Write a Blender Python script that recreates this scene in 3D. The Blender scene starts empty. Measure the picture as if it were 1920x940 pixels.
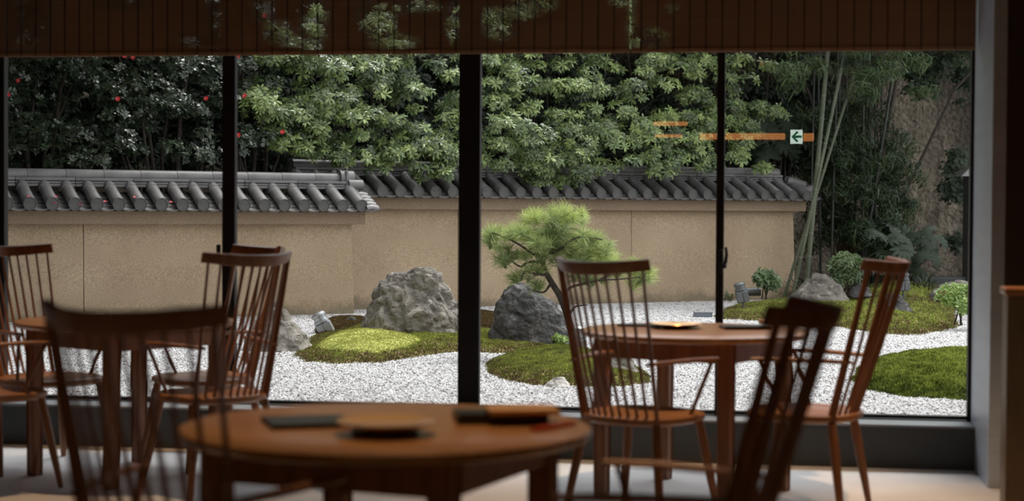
import bpy, bmesh, math, random
import numpy as np
from mathutils import Vector, Matrix, noise
random.seed(7); rng = np.random.default_rng(7)
PI = math.pi
scn = bpy.context.scene
COL = scn.collection

# ------------------------------------------------------------------ camera, sky, exposure
F_PX = 3250.0
YAW = math.radians(8.5); PITCH = math.atan(82 / F_PX); ROLL = 0.006
EYE = Vector((0, 0, 1.22))
fwd_h = Vector((-math.sin(YAW), math.cos(YAW), 0)); right_h = Vector((math.cos(YAW), math.sin(YAW), 0))
FW = (fwd_h * math.cos(PITCH) + Vector((0, 0, -1)) * math.sin(PITCH)).normalized()
UP0 = right_h.cross(FW).normalized()
RT = (right_h * math.cos(ROLL) + UP0 * math.sin(ROLL)).normalized()
UP = RT.cross(FW).normalized()
cam_data = bpy.data.cameras.new('camera'); cam = bpy.data.objects.new('camera', cam_data); COL.objects.link(cam)
M = Matrix((RT, UP, -FW)).transposed().to_4x4(); M.translation = EYE
cam.matrix_world = M
cam_data.sensor_width = 36; cam_data.lens = 36 * F_PX / 1920
cam_data.clip_start = 0.05; cam_data.clip_end = 200
cam_data.dof.use_dof = True; cam_data.dof.focus_distance = 15.5; cam_data.dof.aperture_fstop = 2.5
scn.camera = cam
scn.view_settings.view_transform = 'Standard'; scn.view_settings.look = 'None'
scn.view_settings.gamma = 1; scn.view_settings.use_curve_mapping = False
scn.view_settings.exposure = 0.90
scn.cycles.use_denoising = True
scn.cycles.max_bounces = 7; scn.cycles.transparent_max_bounces = 16
scn.cycles.caustics_reflective = False; scn.cycles.caustics_refractive = False
scn.cycles.sample_clamp_indirect = 4

world = bpy.data.worlds.new('overcast_sky'); scn.world = world; world.use_nodes = True
wn = world.node_tree; wn.nodes.clear()
wo = wn.nodes.new('ShaderNodeOutputWorld'); wb = wn.nodes.new('ShaderNodeBackground')
wg = wn.nodes.new('ShaderNodeTexCoord'); ws = wn.nodes.new('ShaderNodeSeparateXYZ'); wr = wn.nodes.new('ShaderNodeValToRGB')
wn.links.new(wg.outputs['Generated'], ws.inputs[0]); wn.links.new(ws.outputs['Z'], wr.inputs[0])
wr.color_ramp.elements[0].position = 0.0; wr.color_ramp.elements[0].color = (0.78, 0.80, 0.83, 1)
wr.color_ramp.elements[1].position = 0.9; wr.color_ramp.elements[1].color = (0.97, 0.99, 1.0, 1)
wn.links.new(wr.outputs[0], wb.inputs[0]); wb.inputs[1].default_value = 1.05
wn.links.new(wb.outputs[0], wo.inputs[0])

sun = bpy.data.lights.new('veiled_sun', 'SUN'); sun.energy = 2.3; sun.angle = math.radians(30); sun.color = (1, 0.98, 0.95)
so = bpy.data.objects.new('veiled_sun', sun); COL.objects.link(so)
so.rotation_euler = (math.radians(-27), math.radians(14), 0)

# ------------------------------------------------------------------ coordinates
def W(X, d, z=0.0):
    """metres right of the lens axis, metres ahead, height -> world"""
    return right_h * X + fwd_h * d + Vector((0, 0, z))
def ray(px, py):
    return (FW * F_PX + RT * (px - 960) + UP * (470 - py)).normalized()
def at(px, py, d):
    r = ray(px, py); return EYE + r * (d / r.dot(fwd_h))
def ground(px, py, z=0.0):
    r = ray(px, py); return EYE + r * ((z - EYE.z) / r.z)
def on_y(px, py, y):
    r = ray(px, py); return EYE + r * (y / r.y)

# ------------------------------------------------------------------ materials
def new_mat(name):
    m = bpy.data.materials.new(name); m.use_nodes = True
    return m, m.node_tree, m.node_tree.nodes['Principled BSDF']
def pmat(name, c1, c2=None, scale=8, rough=0.6, bump=0.0, bscale=None, metal=0.0, stretch=(1, 1, 1), spec=0.5,
         detail=5, tint=None, coat=0.0, island=False, ramp=(0.3, 0.7), bdist=0.01):
    m, nt, b = new_mat(name); N = nt.nodes; L = nt.links
    c2 = c2 or c1
    tc = N.new('ShaderNodeTexCoord'); mp = N.new('ShaderNodeMapping'); mp.inputs['Scale'].default_value = stretch
    L.new(tc.outputs['Object'], mp.inputs[0])
    nz = N.new('ShaderNodeTexNoise'); nz.inputs['Scale'].default_value = scale; nz.inputs['Detail'].default_value = detail
    L.new(mp.outputs[0], nz.inputs['Vector'])
    cr = N.new('ShaderNodeValToRGB'); cr.color_ramp.elements[0].position = ramp[0]; cr.color_ramp.elements[1].position = ramp[1]
    cr.color_ramp.elements[0].color = (*c1, 1); cr.color_ramp.elements[1].color = (*c2, 1)
    L.new(nz.outputs['Fac'], cr.inputs[0]); out = cr.outputs[0]
    if tint:
        a = N.new('ShaderNodeAttribute'); a.attribute_name = 'tint'
        r2 = N.new('ShaderNodeValToRGB'); el = r2.color_ramp.elements
        while len(el) < len(tint): el.new(0.5)
        for i, (p, c) in enumerate(tint): el[i].position = p; el[i].color = (*c, 1)
        L.new(a.outputs['Fac'], r2.inputs[0])
        mx = N.new('ShaderNodeMix'); mx.data_type = 'RGBA'; mx.blend_type = 'MULTIPLY'; mx.inputs[0].default_value = 1
        L.new(out, mx.inputs[6]); L.new(r2.outputs[0], mx.inputs[7]); out = mx.outputs[2]
    L.new(out, b.inputs['Base Color'])
    b.inputs['Roughness'].default_value = rough; b.inputs['Metallic'].default_value = metal
    b.inputs['Specular IOR Level'].default_value = spec
    if coat: b.inputs['Coat Weight'].default_value = coat; b.inputs['Coat Roughness'].default_value = 0.15
    if bump:
        n2 = N.new('ShaderNodeTexNoise'); n2.inputs['Scale'].default_value = bscale or scale * 4; n2.inputs['Detail'].default_value = 6
        L.new(mp.outputs[0], n2.inputs['Vector'])
        bp = N.new('ShaderNodeBump'); bp.inputs['Strength'].default_value = bump; bp.inputs['Distance'].default_value = bdist
        L.new(n2.outputs['Fac'], bp.inputs['Height']); L.new(bp.outputs[0], b.inputs['Normal'])
    return m
def emat(name, col, s):
    m, nt, b = new_mat(name); b.inputs['Base Color'].default_value = (*col, 1)
    b.inputs['Emission Color'].default_value = (*col, 1); b.inputs['Emission Strength'].default_value = s; return m
def plaster(name, c1, c2, grain=260):
    m = pmat(name, c1, c2, scale=1.3, rough=0.9, bump=0.5, bscale=grain, spec=0.15, bdist=0.004)
    nt = m.node_tree; N = nt.nodes; L = nt.links; b = N['Principled BSDF']
    src = b.inputs['Base Color'].links[0].from_socket
    n = N.new('ShaderNodeTexNoise'); n.inputs['Scale'].default_value = grain * 0.35; n.inputs['Detail'].default_value = 3
    tc = N.new('ShaderNodeTexCoord'); L.new(tc.outputs['Object'], n.inputs['Vector'])
    r = N.new('ShaderNodeValToRGB'); r.color_ramp.elements[0].position = 0.35; r.color_ramp.elements[1].position = 0.62
    r.color_ramp.elements[0].color = (0.72, 0.72, 0.72, 1); r.color_ramp.elements[1].color = (1.12, 1.12, 1.12, 1)
    L.new(n.outputs['Fac'], r.inputs[0])
    mx = N.new('ShaderNodeMix'); mx.data_type = 'RGBA'; mx.blend_type = 'MULTIPLY'; mx.inputs[0].default_value = 1
    L.new(src, mx.inputs[6]); L.new(r.outputs[0], mx.inputs[7]); L.new(mx.outputs[2], b.inputs['Base Color'])
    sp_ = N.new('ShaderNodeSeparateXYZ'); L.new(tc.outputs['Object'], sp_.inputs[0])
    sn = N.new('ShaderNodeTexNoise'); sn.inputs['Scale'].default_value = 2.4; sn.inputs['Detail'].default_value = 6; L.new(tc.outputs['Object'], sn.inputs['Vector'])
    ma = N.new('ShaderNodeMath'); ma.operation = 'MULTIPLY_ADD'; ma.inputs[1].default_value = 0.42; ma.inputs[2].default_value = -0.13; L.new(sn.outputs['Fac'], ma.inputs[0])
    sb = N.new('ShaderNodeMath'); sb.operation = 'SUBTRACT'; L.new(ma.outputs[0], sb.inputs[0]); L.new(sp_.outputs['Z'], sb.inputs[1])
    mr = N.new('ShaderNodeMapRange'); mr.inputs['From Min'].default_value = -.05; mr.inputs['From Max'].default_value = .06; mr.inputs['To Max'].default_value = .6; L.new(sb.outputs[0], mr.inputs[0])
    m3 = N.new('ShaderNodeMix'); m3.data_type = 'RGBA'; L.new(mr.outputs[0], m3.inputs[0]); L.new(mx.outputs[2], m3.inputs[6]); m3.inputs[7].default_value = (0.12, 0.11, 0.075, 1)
    L.new(m3.outputs[2], b.inputs['Base Color'])
    return m

MT = {}
MT['chair'] = pmat('cherry_wood', (0.22, 0.09, 0.038), (0.34, 0.15, 0.068), scale=6, rough=0.38, stretch=(6, 6, 0.8), spec=0.5)
MT['chair_pale'] = pmat('cherry_seat_wood', (0.36, 0.16, 0.07), (0.46, 0.22, 0.10), scale=5, rough=0.35, stretch=(8, 1, 1))
MT['table'] = pmat('table_wood', (0.36, 0.18, 0.062), (0.54, 0.29, 0.11), scale=3, rough=0.3, stretch=(9, 0.8, 1), coat=0.25)
MT['table_leg'] = pmat('table_leg_wood', (0.24, 0.10, 0.05), (0.38, 0.18, 0.09), scale=5, rough=0.45, stretch=(6, 6, 0.6))
MT['floor'] = pmat('grey_carpet', (0.72, 0.73, 0.76), (0.84, 0.85, 0.88), scale=2.2, rough=0.95, bump=0.3, bscale=300, spec=0.1)
MT['ceiling'] = pmat('dark_ceiling', (0.05, 0.035, 0.025), (0.06, 0.04, 0.03))
MT['wall_in'] = pmat('brown_wall', (0.055, 0.035, 0.022), (0.075, 0.047, 0.03), scale=3, rough=0.7)
MT['column'] = pmat('grey_reveal_stone', (0.46, 0.53, 0.63), (0.55, 0.62, 0.72), scale=2, rough=0.4, stretch=(1, 1, 9))
MT['plinth'] = pmat('dark_plinth', (0.035, 0.04, 0.042), (0.05, 0.055, 0.055), scale=5, rough=0.5)
MT['ledge'] = pmat('ledge_metal', (0.22, 0.23, 0.24), rough=0.45)
MT['frame'] = pmat('black_frame', (0.012, 0.009, 0.008), (0.016, 0.012, 0.011), rough=0.6, spec=0.25)
MT['reed'] = pmat('reed', (0.30, 0.20, 0.13), (0.42, 0.29, 0.2), scale=3, rough=0.7, stretch=(0.3, 1, 40))
_m = MT['reed']; _nt = _m.node_tree; _b = _nt.nodes['Principled BSDF']; _t = _nt.nodes.new('ShaderNodeBsdfTranslucent'); _t.inputs[0].default_value = (0.55, 0.34, 0.2, 1)
_x = _nt.nodes.new('ShaderNodeMixShader'); _x.inputs[0].default_value = .4; _nt.links.new(_b.outputs[0], _x.inputs[1]); _nt.links.new(_t.outputs[0], _x.inputs[2]); _nt.links.new(_x.outputs[0], _nt.nodes['Material Output'].inputs[0])
MT['cord'] = pmat('blind_cord', (0.03, 0.015, 0.01), rough=0.8)
MT['tray'] = pmat('black_tray', (0.018, 0.014, 0.012), rough=0.3)
MT['menu'] = pmat('tan_board', (0.62, 0.38, 0.17), (0.68, 0.43, 0.2), rough=0.4)
MT['dish'] = pmat('glazed_dish', (0.6, 0.42, 0.24), (0.66, 0.48, 0.28), rough=0.18, coat=0.5)
MT['gold'] = pmat('brass_dish', (0.75, 0.43, 0.16), (0.8, 0.48, 0.2), rough=0.25, metal=0.9)
MT['cloth'] = pmat('pale_cloth', (0.68, 0.62, 0.58), (0.74, 0.68, 0.63), rough=0.8)
MT['red'] = pmat('red_lacquer', (0.45, 0.07, 0.03), rough=0.25)
MT['wallpl'] = plaster('ochre_plaster', (0.42, 0.31, 0.205), (0.52, 0.395, 0.27))
MT['fascia'] = plaster('brown_plaster', (0.29, 0.21, 0.145), (0.34, 0.25, 0.175))
MT['seam'] = pmat('joint', (0.05, 0.04, 0.03))
MT['tile'] = pmat('grey_roof_tile', (0.10, 0.096, 0.095), (0.20, 0.19, 0.188), scale=5, rough=0.42, bump=0.15, bscale=60)
MT['tile_end'] = pmat('dark_tile_end', (0.06, 0.058, 0.056), (0.10, 0.095, 0.09), scale=12, rough=0.6)
def rockmat(name, c1, c2, c3):
    m = pmat(name, c1, c2, scale=4.5, rough=0.85, bump=0.9, bscale=22, spec=0.2, detail=9, bdist=0.03)
    nt = m.node_tree; N = nt.nodes; L = nt.links; b = N['Principled BSDF']
    src = b.inputs['Base Color'].links[0].from_socket
    tc = N.new('ShaderNodeTexCoord'); v = N.new('ShaderNodeTexVoronoi'); v.feature = 'DISTANCE_TO_EDGE'; v.inputs['Scale'].default_value = 7
    n = N.new('ShaderNodeTexNoise'); n.inputs['Scale'].default_value = 3; n.inputs['Detail'].default_value = 4
    mm = N.new('ShaderNodeMix'); mm.data_type = 'VECTOR'; mm.inputs[0].default_value = 0.3
    L.new(tc.outputs['Object'], n.inputs['Vector']); L.new(tc.outputs['Object'], mm.inputs[4]); L.new(n.outputs['Color'], mm.inputs[5])
    L.new(mm.outputs[1], v.inputs['Vector'])
    r = N.new('ShaderNodeValToRGB'); r.color_ramp.elements[0].position = 0.0; r.color_ramp.elements[1].position = 0.045
    r.color_ramp.elements[0].color = (0.62, 0.6, 0.58, 1); r.color_ramp.elements[1].color = (1, 1, 1, 1)
    L.new(v.outputs['Distance'], r.inputs[0])
    mx = N.new('ShaderNodeMix'); mx.data_type = 'RGBA'; mx.blend_type = 'MULTIPLY'; mx.inputs[0].default_value = 1
    L.new(src, mx.inputs[6]); L.new(r.outputs[0], mx.inputs[7])
    n3 = N.new('ShaderNodeTexNoise'); n3.inputs['Scale'].default_value = 11; n3.inputs['Detail'].default_value = 8
    L.new(tc.outputs['Object'], n3.inputs['Vector'])
    r3 = N.new('ShaderNodeValToRGB'); r3.color_ramp.elements[0].position = 0.56; r3.color_ramp.elements[1].position = 0.68
    L.new(n3.outputs['Fac'], r3.inputs[0])
    m2 = N.new('ShaderNodeMix'); m2.data_type = 'RGBA'; L.new(r3.outputs[0], m2.inputs[0])
    L.new(mx.outputs[2], m2.inputs[6]); m2.inputs[7].default_value = (*c3, 1); L.new(m2.outputs[2], b.inputs['Base Color'])
    return m
MT['rock'] = rockmat('weathered_grey_stone', (0.115, 0.104, 0.092), (0.26, 0.235, 0.205), (0.36, 0.325, 0.285))
MT['rock_dark'] = rockmat('dark_grey_stone', (0.045, 0.043, 0.043), (0.11, 0.106, 0.105), (0.22, 0.21, 0.21))
MT['rock_white'] = rockmat('pale_stone', (0.42, 0.39, 0.36), (0.6, 0.57, 0.54), (0.7, 0.68, 0.65))
W1 = [(0, (0.55, 0.55, 0.55)), (0.5, (1, 1, 1)), (1, (1.35, 1.3, 1.1))]
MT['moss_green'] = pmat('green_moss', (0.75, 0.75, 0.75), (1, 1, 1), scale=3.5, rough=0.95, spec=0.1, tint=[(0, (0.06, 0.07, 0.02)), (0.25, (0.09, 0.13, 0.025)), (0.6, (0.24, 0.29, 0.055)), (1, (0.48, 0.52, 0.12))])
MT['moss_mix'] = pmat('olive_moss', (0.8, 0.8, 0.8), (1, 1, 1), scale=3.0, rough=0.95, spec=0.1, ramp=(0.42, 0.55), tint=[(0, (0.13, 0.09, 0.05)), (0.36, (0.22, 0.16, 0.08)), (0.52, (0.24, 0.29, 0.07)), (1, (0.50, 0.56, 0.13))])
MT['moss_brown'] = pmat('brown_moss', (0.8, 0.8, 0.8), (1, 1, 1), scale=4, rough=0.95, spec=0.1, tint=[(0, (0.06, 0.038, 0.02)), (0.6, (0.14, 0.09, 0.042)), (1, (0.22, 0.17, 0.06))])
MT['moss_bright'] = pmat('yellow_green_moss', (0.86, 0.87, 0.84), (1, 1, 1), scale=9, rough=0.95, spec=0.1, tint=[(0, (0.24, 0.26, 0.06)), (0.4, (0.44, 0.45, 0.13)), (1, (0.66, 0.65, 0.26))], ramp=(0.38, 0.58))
MT['soil'] = pmat('dark_soil', (0.03, 0.024, 0.016), (0.05, 0.04, 0.028), scale=3, rough=1)
MT['gravel_bed'] = pmat('gravel_bed', (0.20, 0.19, 0.19), (0.28, 0.27, 0.27), scale=40, rough=1, bump=0.6, bscale=120)
MT['pebble'] = pmat('white_pebbles', (0.9, 0.9, 0.9), (0.9, 0.9, 0.9), rough=0.8, spec=0.2, tint=[(0, (0.10, 0.095, 0.095)), (0.15, (0.30, 0.27, 0.26)), (0.4, (0.55, 0.53, 0.53)), (1, (0.80, 0.79, 0.80))])
def leafmat(name, tint, rough=0.4, trans=0.25):
    m = pmat(name, (0.9, 0.9, 0.9), (1, 1, 1), scale=30, rough=rough, spec=0.5, tint=tint)
    nt = m.node_tree; b = nt.nodes['Principled BSDF']; src = b.inputs['Base Color'].links[0].from_socket
    t = nt.nodes.new('ShaderNodeBsdfTranslucent'); nt.links.new(src, t.inputs[0])
    mx = nt.nodes.new('ShaderNodeMixShader'); mx.inputs[0].default_value = trans
    nt.links.new(b.outputs[0], mx.inputs[1]); nt.links.new(t.outputs[0], mx.inputs[2])
    nt.links.new(mx.outputs[0], nt.nodes['Material Output'].inputs[0]); return m
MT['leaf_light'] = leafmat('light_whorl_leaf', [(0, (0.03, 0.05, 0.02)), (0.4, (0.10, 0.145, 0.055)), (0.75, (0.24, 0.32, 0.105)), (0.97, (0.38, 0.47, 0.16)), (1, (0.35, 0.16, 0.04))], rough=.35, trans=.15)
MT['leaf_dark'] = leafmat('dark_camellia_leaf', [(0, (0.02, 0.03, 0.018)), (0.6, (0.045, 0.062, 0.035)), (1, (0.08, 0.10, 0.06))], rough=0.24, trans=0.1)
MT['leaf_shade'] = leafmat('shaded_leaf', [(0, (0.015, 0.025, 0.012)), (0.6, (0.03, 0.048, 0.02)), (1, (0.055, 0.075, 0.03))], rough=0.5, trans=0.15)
MT['leaf_bamboo'] = leafmat('bamboo_leaf', [(0, (0.025, 0.045, 0.015)), (0.6, (0.06, 0.10, 0.03)), (1, (0.11, 0.16, 0.05))], rough=0.5)
MT['leaf_ivy'] = leafmat('ivy_leaf', [(0, (0.02, 0.035, 0.02)), (0.6, (0.045, 0.07, 0.035)), (1, (0.08, 0.11, 0.05))], rough=0.55)
MT['leaf_daphne'] = leafmat('daphne_leaf', [(0, (0.04, 0.075, 0.025)), (0.6, (0.09, 0.15, 0.045)), (1, (0.24, 0.30, 0.15))], rough=0.35)
MT['leaf_azalea'] = leafmat('azalea_leaf', [(0, (0.13, 0.22, 0.04)), (0.6, (0.26, 0.38, 0.08)), (0.92, (0.36, 0.46, 0.14)), (1, (0.6, 0.22, 0.12))], rough=0.5)
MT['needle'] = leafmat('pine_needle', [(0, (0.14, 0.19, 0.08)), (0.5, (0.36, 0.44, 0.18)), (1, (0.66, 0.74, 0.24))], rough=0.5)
MT['petal'] = pmat('red_petal', (0.65, 0.03, 0.06), (0.75, 0.06, 0.09), rough=0.5)
MT['stamen'] = pmat('yellow_stamen', (0.7, 0.5, 0.12), rough=0.6)
MT['bark'] = pmat('dark_bark', (0.035, 0.026, 0.02), (0.075, 0.058, 0.045), scale=25, rough=0.9, bump=0.8, bscale=60)
MT['culm'] = pmat('bamboo_culm', (0.07, 0.085, 0.05), (0.12, 0.135, 0.085), scale=3, rough=0.4)
MT['culm_dark'] = pmat('dark_bamboo_culm', (0.012, 0.015, 0.010), (0.024, 0.028, 0.018), scale=3, rough=0.5)
MT['node'] = pmat('bamboo_node', (0.22, 0.22, 0.17), rough=0.6)
MT['lamp'] = pmat('silver_lamp_metal', (0.36, 0.37, 0.38), (0.44, 0.45, 0.46), rough=0.38, metal=0.7)
MT['lamp_dark'] = pmat('grey_lamp_metal', (0.14, 0.145, 0.15), rough=0.45, metal=0.5)
MT['box'] = pmat('grey_metal_box', (0.18, 0.20, 0.24), rough=0.5, metal=0.3)
MT['stucco'] = pmat('rough_boundary_stucco', (0.20, 0.165, 0.125), (0.42, 0.36, 0.28), scale=16, rough=0.95, bump=1.0, bscale=14, spec=0.1, bdist=0.12)
_nt = MT['stucco'].node_tree; _b = _nt.nodes['Principled BSDF']; _src = _b.inputs['Base Color'].links[0].from_socket
_tc = _nt.nodes.new('ShaderNodeTexCoord'); _mp = _nt.nodes.new('ShaderNodeMapping'); _mp.inputs['Scale'].default_value = (1.1, 1.1, .10)
_n = _nt.nodes.new('ShaderNodeTexNoise'); _n.inputs['Scale'].default_value = 1.3; _n.inputs['Detail'].default_value = 4
_r = _nt.nodes.new('ShaderNodeValToRGB'); _r.color_ramp.elements[0].position = .42; _r.color_ramp.elements[1].position = .56; _r.color_ramp.elements[0].color = (.3, .3, .3, 1); _r.color_ramp.elements[1].color = (1, 1, 1, 1)
_mx = _nt.nodes.new('ShaderNodeMix'); _mx.data_type = 'RGBA'; _mx.blend_type = 'MULTIPLY'; _mx.inputs[0].default_value = 1
_nt.links.new(_tc.outputs['Object'], _mp.inputs[0]); _nt.links.new(_mp.outputs[0], _n.inputs['Vector']); _nt.links.new(_n.outputs['Fac'], _r.inputs[0])
_nt.links.new(_src, _mx.inputs[6]); _nt.links.new(_r.outputs[0], _mx.inputs[7]); _nt.links.new(_mx.outputs[2], _b.inputs['Base Color'])
MT['counter_side'] = pmat('pale_partition_wood', (0.22, 0.15, 0.09), (0.28, 0.2, 0.12), rough=0.5, stretch=(6, 6, 1))
MT['counter_top'] = pmat('lamplit_wood_cap', (0.5, 0.22, 0.09), rough=0.35)  # lamplight on the partition top is put into this orange
MT['sign_white'] = emat('sign_white_panel', (0.85, 1.0, 0.88), 8.5)
MT['sign_green'] = emat('sign_green', (0.03, 0.35, 0.16), 1.8)
MT['lit_wood'] = emat('glowing_lamplit_wood', (1.0, 0.36, 0.10), 4.5)  # emission stands in for lamplight falling on wood

g = bpy.data.materials.new('window_glass'); g.use_nodes = True; nt = g.node_tree; nt.nodes.clear()
o_ = nt.nodes.new('ShaderNodeOutputMaterial'); tr = nt.nodes.new('ShaderNodeBsdfTransparent'); gl = nt.nodes.new('ShaderNodeBsdfGlossy')
tr.inputs[0].default_value = (0.95, 0.965, 0.96, 1); gl.inputs['Roughness'].default_value = 0.0
fr = nt.nodes.new('ShaderNodeFresnel'); fr.inputs[0].default_value = 1.5; mx = nt.nodes.new('ShaderNodeMixShader')
nt.links.new(fr.outputs[0], mx.inputs[0]); nt.links.new(tr.outputs[0], mx.inputs[1]); nt.links.new(gl.outputs[0], mx.inputs[2]); nt.links.new(mx.outputs[0], o_.inputs[0])
MT['glass'] = g

# ------------------------------------------------------------------ mesh helpers
class MB:
    def __init__(s): s.v = []; s.f = []
    def add(s, vs, fs):
        n = len(s.v); s.v += [tuple(v) for v in vs]; s.f += [tuple(i + n for i in f) for f in fs]; return s
    def box(s, c, size, rot=None, bevel=0.0):
        hx, hy, hz = (q / 2 for q in size); c = Vector(c)
        if bevel:
            b = min(bevel, hx * .9, hy * .9, hz * .9); bm = bmesh.new(); bmesh.ops.create_cube(bm, size=1)
            for v in bm.verts: v.co = Vector((v.co.x * 2 * hx, v.co.y * 2 * hy, v.co.z * 2 * hz))
            bmesh.ops.bevel(bm, geom=list(bm.edges), offset=b, segments=2, affect='EDGES', profile=0.5)
            vs = [v.co.copy() for v in bm.verts]; bm.verts.index_update(); fs = [[v.index for v in f.verts] for f in bm.faces]; bm.free()
        else:
            vs = [Vector((x, y, z)) for x in (-hx, hx) for y in (-hy, hy) for z in (-hz, hz)]
            fs = [(0, 1, 3, 2), (4, 6, 7, 5), (0, 4, 5, 1), (2, 3, 7, 6), (0, 2, 6, 4), (1, 5, 7, 3)]
        if rot is not None: vs = [rot @ v for v in vs]
        return s.add([v + c for v in vs], fs)
    def tube(s, pts, rad, n=10, flat=None, wdir=None, cap=True):
        pts = [Vector(p) for p in pts]
        if not hasattr(rad, '__len__'): rad = [rad] * len(pts)
        vs = []; t0 = None
        for i, p in enumerate(pts):
            t = (pts[min(i + 1, len(pts) - 1)] - pts[max(i - 1, 0)]).normalized()
            if wdir is not None: a = (Vector(wdir) - t * t.dot(Vector(wdir))).normalized()
            elif t0 is None: a = t.orthogonal().normalized()
            else: a = (t0 - t * t.dot(t0)).normalized()
            t0 = a; b = t.cross(a); fl = flat or 1.0
            for k in range(n):
                q = 2 * PI * k / n; vs.append(p + a * math.cos(q) * rad[i] + b * math.sin(q) * rad[i] * fl)
        fs = []
        for i in range(len(pts) - 1):
            for k in range(n): fs.append((i * n + k, i * n + (k + 1) % n, (i + 1) * n + (k + 1) % n, (i + 1) * n + k))
        if cap: fs.append(tuple(range(n - 1, -1, -1))); fs.append(tuple((len(pts) - 1) * n + k for k in range(n)))
        return s.add(vs, fs)
    def lathe(s, prof, n=32, c=(0, 0, 0)):
        vs = []; c = Vector(c)
        for r, z in prof:
            for k in range(n): vs.append(c + Vector((r * math.cos(2 * PI * k / n), r * math.sin(2 * PI * k / n), z)))
        fs = [(i * n + k, i * n + (k + 1) % n, (i + 1) * n + (k + 1) % n, (i + 1) * n + k) for i in range(len(prof) - 1) for k in range(n)]
        fs.append(tuple(range(n - 1, -1, -1))); fs.append(tuple((len(prof) - 1) * n + k for k in range(n)))
        return s.add(vs, fs)
    def mesh(s, name, mat, smooth=False):
        me = bpy.data.meshes.new(name); me.from_pydata(s.v, [], s.f); me.materials.append(mat)
        bm = bmesh.new(); bm.from_mesh(me); bmesh.ops.recalc_face_normals(bm, faces=bm.faces); bm.to_mesh(me); bm.free()
        if smooth:
            me.shade_smooth()
            try: me.set_sharp_from_angle(angle=math.radians(40))
            except Exception: pass
        return me
    def build(s, name, mat, parent=None, smooth=False, loc=None, rot=None):
        return link(name, s.mesh(name, mat, smooth), parent, loc, rot)
def link(name, me, parent=None, loc=None, rot=None):
    o = bpy.data.objects.new(name, me); COL.objects.link(o)
    if parent is not None: o.parent = parent
    if loc is not None: o.location = loc
    if rot is not None:
        if isinstance(rot, Matrix): o.rotation_euler = rot.to_euler()
        else: o.rotation_euler = rot
    return o
def tag(o, label=None, cat=None, group=None, kind=None):
    if label: o['label'] = label
    if cat: o['category'] = cat
    if group: o['group'] = group
    if kind: o['kind'] = kind
    return o
def thing(name, label, cat, loc=(0, 0, 0), rz=0.0, group=None):
    o = link(name, None, None, loc, (0, 0, rz)); return tag(o, label, cat, group)
def copy_tree(o, parent=None, copies=None):
    c = o.copy(); COL.objects.link(c); c.parent = parent
    for ch in list(o.children): copy_tree(ch, c)
    return c
def tri_mesh(name, V, Fc, mat, tint=None, smooth=False):
    V = np.asarray(V, np.float32); Fc = np.asarray(Fc, np.int32)
    me = bpy.data.meshes.new(name); nf = len(Fc); k = Fc.shape[1]
    me.vertices.add(len(V)); me.vertices.foreach_set('co', V.ravel())
    me.loops.add(nf * k); me.loops.foreach_set('vertex_index', Fc.ravel())
    me.polygons.add(nf); me.polygons.foreach_set('loop_start', np.arange(0, nf * k, k, dtype=np.int32))
    try: me.polygons.foreach_set('loop_total', np.full(nf, k, np.int32))
    except Exception: pass
    if tint is not None:
        a = me.attributes.new('tint', 'FLOAT', 'POINT'); a.data.foreach_set('value', np.asarray(tint, np.float32))
    me.materials.append(mat); me.update(calc_edges=True); me.validate()
    if smooth: me.shade_smooth()
    return me
def basis(axis, spin):
    """rotation matrices (N,3,3) whose local z follows axis, spun by angle"""
    a = axis / np.linalg.norm(axis, axis=1, keepdims=True)
    h = np.where(np.abs(a[:, 2:3]) < 0.95, np.array([[0, 0, 1.0]]), np.array([[1.0, 0, 0]]))
    x = np.cross(h, a); x /= np.linalg.norm(x, axis=1, keepdims=True); y = np.cross(a, x)
    c, s_ = np.cos(spin)[:, None], np.sin(spin)[:, None]
    return np.stack([x * c + y * s_, -x * s_ + y * c, a], axis=2)
def scatter(tmpl, P, axis, scale, tint, spin=None):
    """join copies of a template (V,F,T) placed at P"""
    V, Fc, T = tmpl; n = len(P); spin = rng.uniform(0, 2 * PI, n) if spin is None else spin
    R = basis(axis, spin)
    out = np.einsum('nij,kj->nki', R, V) * scale[:, None, None] + P[:, None, :]
    FF = Fc[None] + (np.arange(n) * len(V))[:, None, None]
    tt = np.clip(tint[:, None] + T[None], 0, 1)
    return out.reshape(-1, 3), FF.reshape(-1, 3), tt.ravel()
def joinarr(parts):
    Vs, Fs, Ts, o = [], [], [], 0
    for v, f, t in parts: Vs.append(v); Fs.append(f + o); Ts.append(t); o += len(v)
    return np.concatenate(Vs), np.concatenate(Fs), np.concatenate(Ts)
def leaf(L=1.0, w=0.3, droop=0.2, fold=0.12):
    """leaf along +x, tip at L"""
    v = np.array([[0, 0, 0], [.34 * L, w * L * .36, .03 * L], [.34 * L, -w * L * .36, .03 * L], [.76 * L, w * L * .46, -.35 * droop * L], [.76 * L, -w * L * .46, -.35 * droop * L], [L, 0, -droop * L]])
    f = np.array([[0, 2, 1], [1, 2, 4], [1, 4, 3], [3, 4, 5]]); return v, f
def rosette(n=9, L=0.085, w=0.3, up=25, seed=0, droop=0.25, tiers=2):
    r = np.random.default_rng(seed); parts = []
    for i in range(n):
        az = 2 * PI * i / n * 1.0 + r.uniform(-.25, .25) + (i % 2) * .2; el = math.radians(up + r.uniform(-18, 18) + (18 if i % tiers else -8))
        v, f = leaf(L * r.uniform(.75, 1.1), w * r.uniform(.85, 1.15), droop)
        ce, se = math.cos(el), math.sin(el); Ry = np.array([[ce, 0, -se], [0, 1, 0], [se, 0, ce]])
        ca, sa = math.cos(az), math.sin(az); Rz = np.array([[ca, -sa, 0], [sa, ca, 0], [0, 0, 1]])
        v = v @ Ry.T @ Rz.T + np.array([0, 0, r.uniform(-.1, .1) * L])
        parts.append((v, f, np.full(len(v), r.uniform(-.14, .14))))
    return joinarr(parts)
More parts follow.
